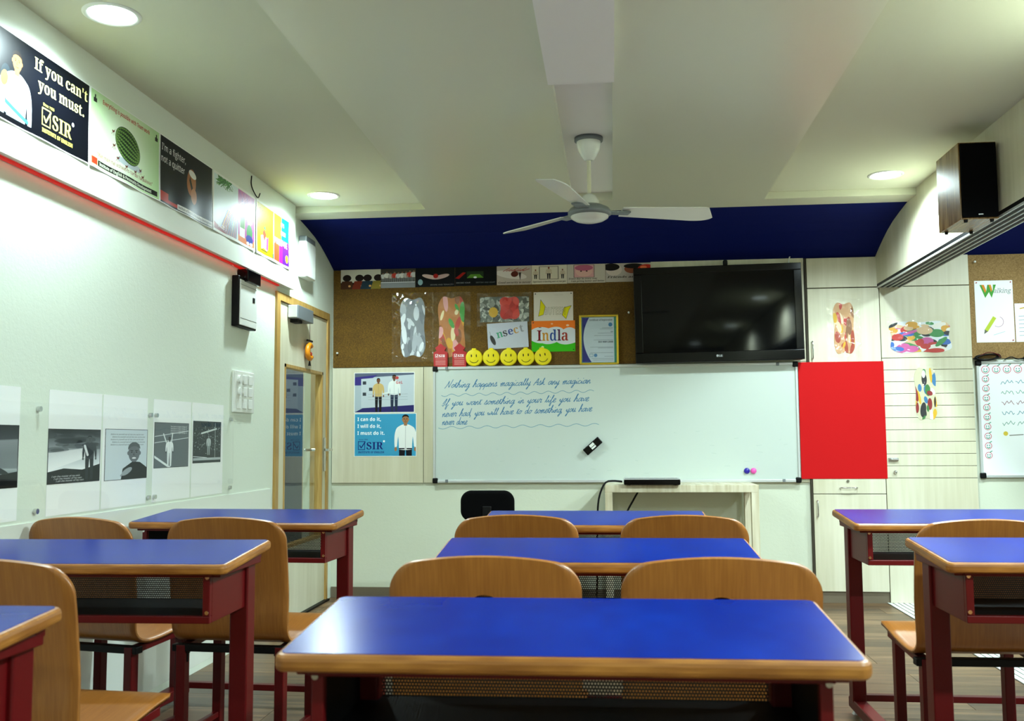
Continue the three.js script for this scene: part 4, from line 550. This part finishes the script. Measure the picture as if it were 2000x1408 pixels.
// things standing on the top rail of the whiteboard
const RY = WY1, RZ = WZ + 0.01;
[-0.915, -0.801, -0.684, -0.568, -0.455].forEach((x, i) => {
  const t = thing('smiley_box', 'round yellow smiley box on the whiteboard rail, ' + ['touching the red card stand', 'second from the card stands', 'third from the card stands', 'second from the certificate end', 'tilted, nearest the certificate'][i], 'box', [x, RY + 0.058, RZ], 0, 'row of yellow smiley boxes'); t.rotation.z = [0.02, 0, -0.02, 0.03, 0.16][i];
  obj('case', new THREE.LatheGeometry([[0, -0.016], [0.05, -0.016], [0.056, -0.011], [0.0575, 0], [0.056, 0.011], [0.05, 0.016], [0, 0.017]].map((p) => new THREE.Vector2(...p)), 40).rotateX(Math.PI / 2), M.yellow, t);
  obj('tab', rbox(0.03, 0.012, 0.016, 0, 0.058, 0, 0.004), M.yellow, t);
  for (const s of [-1, 1]) obj('eye', new THREE.SphereGeometry(1, 14, 10).scale(0.0034, 0.0095, 0.0015).translate(s * 0.0165, 0.013, 0.0175), M.black, t);
  obj('smile', new THREE.TorusGeometry(0.033, 0.0016, 6, 24, 2.1).rotateZ(Math.PI + 0.52).translate(0, -0.001, 0.0175), M.black, t);
});
let cardTex;
[[-1.142, 'red card stand reading SIR, on the whiteboard rail by the wall'], [-1.015, 'red card stand reading SIR, beside the yellow smiley boxes']].forEach(([x, label], i) => {
  const t = thing('card_stand', label, 'card stand', [x, RY, RZ], 0, 'red card stands'), s = new THREE.Shape([[-0.045, 0], [0.045, 0], [0.047, 0.095], [0.025, 0.108], [0.036, 0.126], [0, 0.156], [-0.036, 0.126], [-0.025, 0.108], [-0.047, 0.095]].map((p) => new THREE.Vector2(...p)));
  obj('card', new THREE.ExtrudeGeometry(s, { depth: 0.012, bevelEnabled: true, bevelSize: 0.001, bevelThickness: 0.001, bevelSegments: 1 }).translate(0, 0.001, -0.008), std(0xb81c1c, 0.5), t);
  const pr = obj('print', sheetGeo(0.084, 0.09, 0.0006), std(0xffffff, 0.5, { map: cardTex ||= canvasTex(256, 274, (k, w, h) => { bg(k, '#b81c1c', w, h); k.strokeStyle = '#fff'; k.lineWidth = 7; k.strokeRect(22, 22, 56, 60); line(k, '#fff', 8, [34, 50], [48, 70], [76, 26]); txt(k, 'SIR', 92, 84, 'bold 78px serif', '#fff'); k.fillStyle = '#e8b0a8'; for (const y of [112, 150, 176, 202, 232]) k.fillRect(24, y, 208, 8); }) }), t); pr.position.set(0, 0.047, 0.0052);
});
{
  const t = thing('certificate_frame', 'framed certificate with gold frame standing on the whiteboard rail', 'frame', [-0.085, RY, RZ + 0.002]); t.rotation.x = -0.02;
  const w = 0.258, h = 0.332, b = 0.014;
  obj('gold_moulding', [rspan(-w / 2, -w / 2 + b, 0, h, -0.008, 0.01, 0.004), rspan(w / 2 - b, w / 2, 0, h, -0.008, 0.01, 0.004), rspan(-w / 2, w / 2, 0, b, -0.008, 0.01, 0.004), rspan(-w / 2, w / 2, h - b, h, -0.008, 0.01, 0.004)], M.gold, t);
  const p = obj('certificate', sheetGeo(w - 0.02, h - 0.02, 0.002), std(0xffffff, 0.25, { map: canvasTex(512, 660, (k, W, H) => {
    bg(k, '#bcc9d2', W, H); k.fillStyle = '#3f8f78'; k.fillRect(0, 0, 16, H); k.fillRect(W - 42, 0, 42, H); k.fillRect(0, 0, W, 14); k.fillRect(0, H - 14, W, 14); k.fillStyle = '#121a78'; k.beginPath(); k.moveTo(18, 16); k.lineTo(120, 16); k.quadraticCurveTo(-60, 330, 150, H - 16); k.lineTo(18, H - 16); k.fill();
    txt(k, 'Certificate of Registration', 450, 62, 'bold 32px serif', '#1c2430', 'right', 330); ell(k, 420, 118, 28, 28, '#3b78a8'); txt(k, 'ISO 9001:2008', 456, 372, 'bold 34px sans-serif', '#141a22', 'right', 210); k.fillStyle = '#7c8792'; for (const [y, x] of [[160, 300], [178, 270], [235, 240], [268, 190], [330, 180], [430, 130], [444, 240], [510, 130], [560, 330], [590, 150], [612, 170]]) k.fillRect(x, y, 456 - x, 5); txt(k, 'SIR', 456, 226, 'bold 22px sans-serif', '#2a323c', 'right'); k.strokeStyle = '#4a7a90'; k.lineWidth = 4; k.strokeRect(122, 528, 46, 38); ell(k, 206, 548, 24, 24, '#4a7aa8'); }) }), t);
  p.position.set(0, h / 2, -0.003);
  obj('glass', new THREE.PlaneGeometry(w - 0.02, h - 0.02).translate(0, h / 2, 0.003), M.glass, t); obj('backing', box(w - 0.01, h - 0.01, 0.003, 0, h / 2, -0.006), M.black, t);
}

// ---------------------------------------------------------------- television
{
  const t = thing('television', 'large black flat television hanging above the whiteboard', 'television', [0.682, 1.842, FW + 0.012]); t.rotation.z = 0.012;
  const w = 1.066, h = 0.622;
  obj('wall_bracket', rspan(-0.2, 0.2, -0.15, 0.15, 0, 0.035, 0.004), M.black, t);
  obj('housing', rspan(-w / 2, w / 2, -h / 2, h / 2, 0.03, 0.095, 0.012), M.black, t);
  obj('bezel', [rspan(-w / 2, w / 2, h / 2 - 0.045, h / 2, 0.09, 0.104, 0.004), rspan(-w / 2, w / 2, -h / 2, -h / 2 + 0.065, 0.09, 0.104, 0.004), rspan(-w / 2, -w / 2 + 0.05, -h / 2 + 0.065, h / 2 - 0.045, 0.09, 0.104, 0.004), rspan(w / 2 - 0.05, w / 2, -h / 2 + 0.065, h / 2 - 0.045, 0.09, 0.104, 0.004)], M.blackGloss, t);
  obj('screen', box(w - 0.09, h - 0.1, 0.004, 0, 0.01, 0.0965), phys(0x020305, 0.05, { specularIntensity: 0.45 }), t);
  const lg = obj('logo', sheetGeo(0.044, 0.018, 0.0006), std(0xffffff, 0.4, { map: canvasTex(176, 72, (k) => { bg(k, '#070708', 176, 72); ell(k, 36, 36, 28, 28, '#b9bcc0'); line(k, '#55585c', 5, [36, 22], [36, 50], [50, 50]); txt(k, 'LG', 76, 60, 'bold 66px sans-serif', '#c8cacc'); }) }), t); lg.position.set(0.0, -h / 2 + 0.036, 0.1042);
  obj('camera_knob', rbox(0.03, 0.04, 0.03, 0.06, h / 2 + 0.018, 0.07, 0.01), M.black, t);
  obj('cable', tube([[0.47, h / 2 - 0.02, 0.02], [0.475, h / 2 + 0.04, 0.02], [0.5, h / 2 + 0.09, 0.012]], 0.004), M.white, t);
}

// ---------------------------------------------------------------- tall cabinet, red sheet, slatted panel
{
  const x0 = 1.248, x1 = 1.712, F = -6.405, t = thing('tall_cabinet', 'pale wood tall cabinet between television and slatted panel', 'cabinet');
  obj('body', [span(x0, x0 + 0.012, 0.07, 2.2, FW + 0.0015, F - 0.002), span(x0 + 0.012, x1, 0.07, 2.2, FW + 0.0015, F - 0.012)], M.groove, t);
  obj('plinth', span(x0 + 0.01, x1, 0, 0.07, FW + 0.0015, F - 0.015), M.skirting, t);
  const hnd = (x, y0, y1, p) => obj('handle', tube([[x, y0, F], [x, y0, F + 0.022], [x, y1, F + 0.022], [x, y1, F]], 0.004, 20, 8), M.chrome, p);
  obj('top_panel', rspan(x0 + 0.014, x1 - 0.002, 2.006, 2.2, F - 0.012, F, 0.002), M.wood, t);
  const d1 = obj('door', rspan(x0 + 0.014, x1 - 0.002, 1.3, 2.0, F - 0.012, F, 0.002), M.wood, t); hnd(1.282, 1.545, 1.655, d1);
  obj('door', rspan(x0 + 0.014, x1 - 0.002, 0.786, 1.296, F - 0.012, F, 0.002), M.wood, t);
  const dr = obj('drawer', rspan(x0 + 0.014, x1 - 0.002, 0.684, 0.782, F - 0.012, F, 0.002), M.wood, t); obj('handle', tube([[1.43, 0.722, F], [1.43, 0.722, F + 0.022], [1.53, 0.722, F + 0.022], [1.53, 0.722, F]], 0.004, 20, 8), M.chrome, dr); obj('lock', cylz(0.009, 0.006, 1.477, 0.763, F + 0.002, 16), M.chrome, dr);
  const d3 = obj('door', rspan(x0 + 0.014, x1 - 0.002, 0.072, 0.68, F - 0.012, F, 0.002), M.wood, t); hnd(1.283, 0.54, 0.64, d3);
  tag(obj('red_sheet', rspan(1.19, 1.722, 0.778, 1.524, F + 0.0005, F + 0.003, 0.001), M.redSheet), 'large plain red paper sheet hung on the tall cabinet', 'paper sheet');
  const p = thing('slatted_panel', 'pale wood wall panel with horizontal grooves beside the red sheet', 'wall panel');
  obj('backing', span(1.713, 2.27, 0.004, 2.2, FW + 0.0015, F - 0.010), M.groove, p);
  obj('top_panel', rspan(1.7145, 2.268, 2.006, 2.2, F - 0.012, F, 0.002), M.wood, p); obj('upper_panel', rspan(1.7145, 2.268, 1.545, 2.001, F - 0.012, F, 0.002), M.wood, p); obj('lower_panel', rspan(1.7145, 2.268, 0.005, 0.78, F - 0.012, F, 0.002), M.wood, p);
  for (let k = 0; k < 10; k++) obj('slat', rspan(1.7145, 2.268, 0.783 + k * 0.0761, 0.7565 + 0.1 + k * 0.0761, F - 0.012, F, 0.002), M.wood, p);
  const la = obj('latch', rspan(1.73, 1.79, 0.888, 0.91, F, F + 0.012, 0.003), M.chrome, p); obj('bolt', cylx(0.005, 0.05, 1.765, 0.899, F + 0.016, 12), M.chrome, la); obj('knob', new THREE.SphereGeometry(0.012, 16, 12).translate(1.769, 0.819, F + 0.008), M.chrome, p);
  cutout('tan, brown and red mottled paper card on the cabinet door', 1.485, 1.74, F, 0.21, 0.375, 0.13, 0.33, oblong, patches('#c99a6c', ['#a8432c', '#d8a820', '#8a5a38', '#b83428', '#e0c8a8']));
  cutout('wide many-coloured mottled paper card in a sleeve on the wood panel', 1.955, 1.675, F, 0.42, 0.262, 0.38, 0.2, oblong, patches('#dfe4e6', ['#26262c', '#d8a03a', '#3a6ab8', '#c03a34', '#3f8a4a', '#e8e4da', '#c85a9a', '#d8b890'], 60));
  cutout('narrow mottled paper card in yellow, blue, green and red on slats', 1.975, 1.313, F, 0.2, 0.37, 0.13, 0.33, oblong, patches('#cfc7a8', ['#dcae24', '#3a78a8', '#3a7a3a', '#8c1f24', '#26262a', '#e8e8e2']));
}
// ---------------------------------------------------------------- console table with its device
{
  const t = thing('console_table', 'pale wood parsons console table under the whiteboard', 'table', [0.407, 0, -6.1]);
  const W = 0.925, h = 0.757, z0 = -0.3, z1 = 0.06, m = std(0xffffff, 0.5, { map: grainTex(256, 0xc4b896, 0xe2dcc4, [[30, 4, 1], [90, 6, 1]], 81, 1.5, 1.5) });
  obj('tabletop', rspan(-W / 2, W / 2, h - 0.045, h, z0, z1, 0.002), m, t);
  for (const x of [-W / 2, W / 2 - 0.045]) for (const z of [z0, z1 - 0.045]) obj('leg', rspan(x, x + 0.045, 0, h - 0.045, z, z + 0.045, 0.002), m, t);
  const d = thing('document_scanner', 'flat black device with clear lid on the console table', 'device', [0.23, h, -6.09]);
  obj('body', rspan(-0.17, 0.17, 0.003, 0.034, -0.09, 0.1, 0.006), M.blackGloss, d); obj('rim', rspan(-0.172, 0.172, 0.034, 0.038, -0.092, 0.102, 0.002), M.alu, d); obj('clear_lid', rspan(-0.165, 0.165, 0.038, 0.05, -0.088, 0.06, 0.003), phys(0xffffff, 0.1, { transmission: 0.9, thickness: 0 }), d); for (const s of [-1, 1]) obj('foot', box(0.02, 0.004, 0.15, s * 0.14, 0.001, 0), M.black, d);
  tag(obj('power_cable', tube([[0.05, 0.777, -6.06], [0.0, 0.782, -6.05], [-0.05, 0.774, -6.02], [-0.09, 0.69, -6.01], [-0.105, 0.5, -6.03], [-0.11, 0.2, -6.1], [-0.12, 0.01, -6.15]], 0.006, 40), M.black), 'black cable arching from the device over the table end', 'cable');
  tag(obj('power_cable', tube([[0.15, 0.7, -6.3], [0.12, 0.65, -6.28], [0.07, 0.55, -6.26], [0.05, 0.3, -6.26], [0.05, 0.01, -6.26]], 0.006, 30), M.black), 'black cable hanging under the console table top', 'cable');
}
// ---------------------------------------------------------------- loudspeaker on the header
{
  const t = thing('loudspeaker', 'brown box loudspeaker with black grille mounted on the header', 'loudspeaker', [1.608, 1.985, -4.52]);
  obj('cabinet', rspan(-0.08, 0.08, 0, 0.343, -0.145, 0.145, 0.003), M.speakerWood, t);
  obj('grille', rspan(-0.076, 0.076, 0.006, 0.337, 0.145, 0.158, 0.005), M.blackFabric, t);
  const nm = obj('badge', box(0.02, 0.004, 0.001, 0, 0.018, 0.1585), M.alu, t);
  for (const x of [-0.055, 0.055]) for (const z of [-0.12, 0.13]) obj('rubber_foot', cyl(0.009, 0.007, 0.012, x, -0.006, z, 14), M.black, t);
  obj('wall_bracket', rspan(0.078, 0.092, 0.1, 0.24, -0.06, 0.06, 0.002), M.black, t);
}
// ---------------------------------------------------------------- fittings on the left wall
{
  const t = thing('switch_plate', 'white switch plate with nine modules beside the door', 'switch', [LW, 0, 0]);
  obj('plate', rspan(0, 0.012, 1.182, 1.393, -4.955, -4.678, 0.004), M.whiteGloss, t);
  for (let r = 0; r < 3; r++) for (let c = 0; c < 3; c++) { const y = 1.35 - r * 0.062, z = -4.742 - c * 0.075; if (c === 0) obj(r < 2 ? 'dimmer_knob' : 'socket', r < 2 ? cylx(0.02, 0.014, 0.016, y, z, 24) : [rspan(0.012, 0.014, y - 0.024, y + 0.024, z - 0.026, z + 0.026, 0.001)], M.white, t); else obj('rocker', rspan(0.01, 0.018, y - 0.024, y + 0.024, z - 0.024, z + 0.024, 0.003), M.white, t); }
}
{
  const t = thing('wall_unit', 'white wall unit with black sides under the soffit', 'device', [LW, 0, 0]);
  obj('side_casing', rspan(0, 0.035, 1.612, 1.868, -4.905, -4.655, 0.004), M.black, t);
  const f = obj('front_panel', rspan(0.035, 0.04, 1.62, 1.85, -4.897, -4.668, 0.002), M.white, t);
  obj('lock', box(0.002, 0.026, 0.026, 0.041, 1.765, -4.852), M.black, f); for (const y of [1.825, 1.655]) obj('seam', box(0.001, 0.002, 0.222, 0.0405, y, -4.782), M.grey, f);
  obj('sensor_box', rspan(0.0, 0.06, 1.845, 1.91, -4.9, -4.72, 0.006), M.blackGloss, t);
  obj('wire', tube([[0.01, 1.86, -4.68], [0.02, 1.88, -4.66], [0.012, 1.915, -4.63]], 0.002), M.white, t);
}
{
  const t = thing('emergency_light', 'white box lamp on the wall above the door', 'light', [LW, 0, 0]);
  obj('housing', rspan(0, 0.055, 2.03, 2.255, -5.86, -5.67, 0.012), M.whiteGloss, t); obj('top_cover', rspan(0.002, 0.053, 2.245, 2.285, -5.855, -5.675, 0.008), M.grey, t);
}
tag(obj('wire_hook', tube([[-1.848, 2.41, -4.79], [-1.845, 2.36, -4.78], [-1.842, 2.325, -4.82], [-1.842, 2.315, -4.87], [-1.843, 2.345, -4.9]], 0.003, 24), M.black), 'thin dark wire hook hanging over the soffit posters', 'hook');
{
  const t = thing('door_closer', 'grey metal closer box fixed to the top of the door', 'door closer', [LW, 0, 0]);
  obj('case', rspan(0.005, 0.065, 1.755, 1.835, -5.79, -5.5, 0.004), M.grey, t); obj('end_cap', rspan(0.008, 0.062, 1.758, 1.832, -5.495, -5.48, 0.004), M.alu, t); obj('mount', rspan(0.004, 0.05, 1.735, 1.756, -5.62, -5.53, 0.003), M.black, t);
  const o = thing('door_ornament', 'orange hanging ornament with tassel on the door', 'ornament', [LW + 0.03, 0, -5.83]);
  obj('cord', cyl(0.0015, 0.0015, 0.13, 0, 1.715, 0, 8), M.red, o); obj('cross_bar', rbox(0.012, 0.012, 0.1, 0, 1.655, 0, 0.004), M.black, o);
  obj('crescent', new THREE.TorusGeometry(0.042, 0.016, 10, 24, 4.6).rotateZ(0.9).rotateY(Math.PI / 2).translate(0, 1.588, 0), phys(0xe08a10, 0.4), o); obj('bead', new THREE.SphereGeometry(0.013, 14, 10).translate(0, 1.575, -0.012), std(0x9a2a10, 0.4), o); obj('tassel', cyl(0.003, 0.009, 0.03, 0, 1.515, 0, 10), M.black, o);
}
// ---------------------------------------------------------------- next room: second whiteboard, posters, odds and ends
{
  const x0 = 2.292, x1 = 4.1, y0 = 0.782, y1 = 1.518, t = thing('whiteboard', 'second whiteboard with small red and green doodles, beyond the slatted panel', 'whiteboard', [0, 0, FW]);
  const o = obj('writing_surface', sheetGeo(x1 - x0 - 0.02, y1 - y0 - 0.02, 0.012), phys(0xffffff, 0.3, { map: canvasTex(1536, 620, (k, w, h) => {
    bg(k, '#eef2f0', w, h); const face = (x, y, s) => { k.strokeStyle = '#c0405a'; k.lineWidth = 3; k.beginPath(); k.arc(x, y, s, 0, 7); k.stroke(); line(k, '#2a8a6a', 4, [x + s * 0.4, y - s], [x + s, y - s * 1.4]); ell(k, x - s * 0.35, y - 3, 3, 3, '#2a6a6a'); ell(k, x + s * 0.35, y - 3, 3, 3, '#2a6a6a'); k.beginPath(); k.arc(x, y + 3, s * 0.5, 0.3, 2.8); k.stroke(); };
    for (let i = 0; i < 12; i++) face(40 + i * 56, 40, 20); for (let i = 1; i < 10; i++) face(38, 40 + i * 52, 17); for (let r = 0; r < 5; r++) { k.strokeStyle = ['#5a8a9a', '#6a9a8a', '#8a5a6a'][r % 3]; k.lineWidth = 3; k.beginPath(); for (let i = 0; i < 90; i++) { const x = 110 + i * 7, y = 110 + r * 56 + Math.sin(i * 1.9 + r) * 9 + Math.sin(i * 0.7) * 4; (i % 11 < 2) ? k.moveTo(x, y) : k.lineTo(x, y); } k.stroke(); } ell(k, 130, 390, 12, 12, '#d8c040'); ell(k, 240, 384, 12, 12, '#d8c040'); line(k, '#5a5a4a', 4, [150, 400], [220, 396]); }) }), t); o.position.set((x0 + x1) / 2, (y0 + y1) / 2, 0);
  for (const [a, b, c, d] of [[x0, x1, y1 - 0.018, y1], [x0, x1, y0, y0 + 0.018], [x0, x0 + 0.016, y0, y1], [x1 - 0.016, x1, y0, y1]]) obj('frame_rail', rspan(a, b, c, d, 0, 0.02, 0.003), M.alu, t);
  for (const x of [x0 + 0.014, x1 - 0.014]) for (const y of [y0 + 0.014, y1 - 0.014]) obj('corner_cap', rbox(0.036, 0.036, 0.026, x, y, 0.012, 0.008), M.black, t);
  const a = sheet('walking_poster', 'white handmade poster reading Walking with a drawn pencil', 'poster', 0.232, 0.395, canvasTex(440, 748, (k, w, h) => { bg(k, '#f4f7f6', w, h); poly(k, '#4a9a3a', [60, 50], [110, 50], [135, 130], [150, 50], [190, 50], [210, 130], [215, 50], [250, 50], [195, 210], [165, 140], [120, 210]); poly(k, '#d88a2a', [80, 50], [110, 50], [135, 120], [120, 150]); poly(k, '#d88a2a', [165, 50], [190, 50], [205, 110], [190, 140]); txt(k, 'alking', 215, 150, 'italic 74px serif', '#6a7a70', 'left', 200); k.save(); k.translate(170, 520); k.rotate(-1.0); k.fillStyle = '#b8c840'; k.fillRect(-100, -22, 190, 44); poly(k, '#6a6a5a', [-100, -22], [-150, 0], [-100, 22]); k.restore(); k.strokeStyle = '#a05a7a'; k.lineWidth = 5; k.beginPath(); k.arc(255, 500, 62, -1.2, 2.2); k.stroke(); line(k, '#8ab0b8', 4, [200, 660], [330, 620]); }), [2.42, 1.832, CZ + 0.0005]);
  pins4(a, 0.232, 0.395, 0xb02020, [[-1, 1], [1, 1], [1, -1]]);
  sheet('note_sheet', 'white note sheet pinned beside the Walking poster', 'paper', 0.21, 0.245, canvasTex(128, 150, (k, w, h) => { bg(k, '#f2f4f2', w, h); line(k, '#c8a030', 4, [20, 20], [60, 12]); for (let i = 0; i < 6; i++) line(k, '#8a9aa8', 2, [14, 50 + i * 15], [110, 48 + i * 15]); }), [2.648, 1.757, CZ + 0.0005]);
  const g = thing('cable_bundle', 'tangle of black and red cables lying on the second whiteboard', 'cable', [2.36, y1, FW + 0.02]);
  obj('black_cable', tube(Array.from({ length: 22 }, (_, i) => [0.075 * Math.cos(i * 1.3) + 0.012 * Math.sin(i * 2.1), 0.022 + 0.018 * Math.sin(i * 1.3 + 0.4), 0.01 + 0.01 * Math.cos(i)]), 0.004, 140, 6), M.black, g); obj('red_cable', tube([[-0.05, 0.03, 0.02], [0.0, 0.05, 0.022], [0.05, 0.04, 0.022], [0.075, 0.02, 0.02]], 0.003, 30, 6), M.red, g);
  const q = thing('cable_bundle', 'small black cord with plug beside the tangled cables', 'cable', [2.52, y1, FW + 0.02]); obj('cord', tube([[-0.06, 0.004, 0.01], [-0.02, 0.02, 0.012], [0.02, 0.006, 0.014], [0.06, 0.012, 0.01]], 0.004, 30, 6), M.black, q); obj('plug', rbox(0.03, 0.018, 0.02, 0.07, 0.012, 0.01, 0.004), M.black, q);
  const bl = thing('blue_case', 'small blue case lying on the second whiteboard rail', 'case', [2.66, y1, FW + 0.02]); obj('shell', rbox(0.12, 0.04, 0.036, 0, 0.02, 0.006, 0.012), std(0x2a4a80, 0.5), bl); obj('zip', box(0.1, 0.003, 0.038, 0, 0.022, 0.006), M.black, bl);
}

renderer.render(scene, camera);
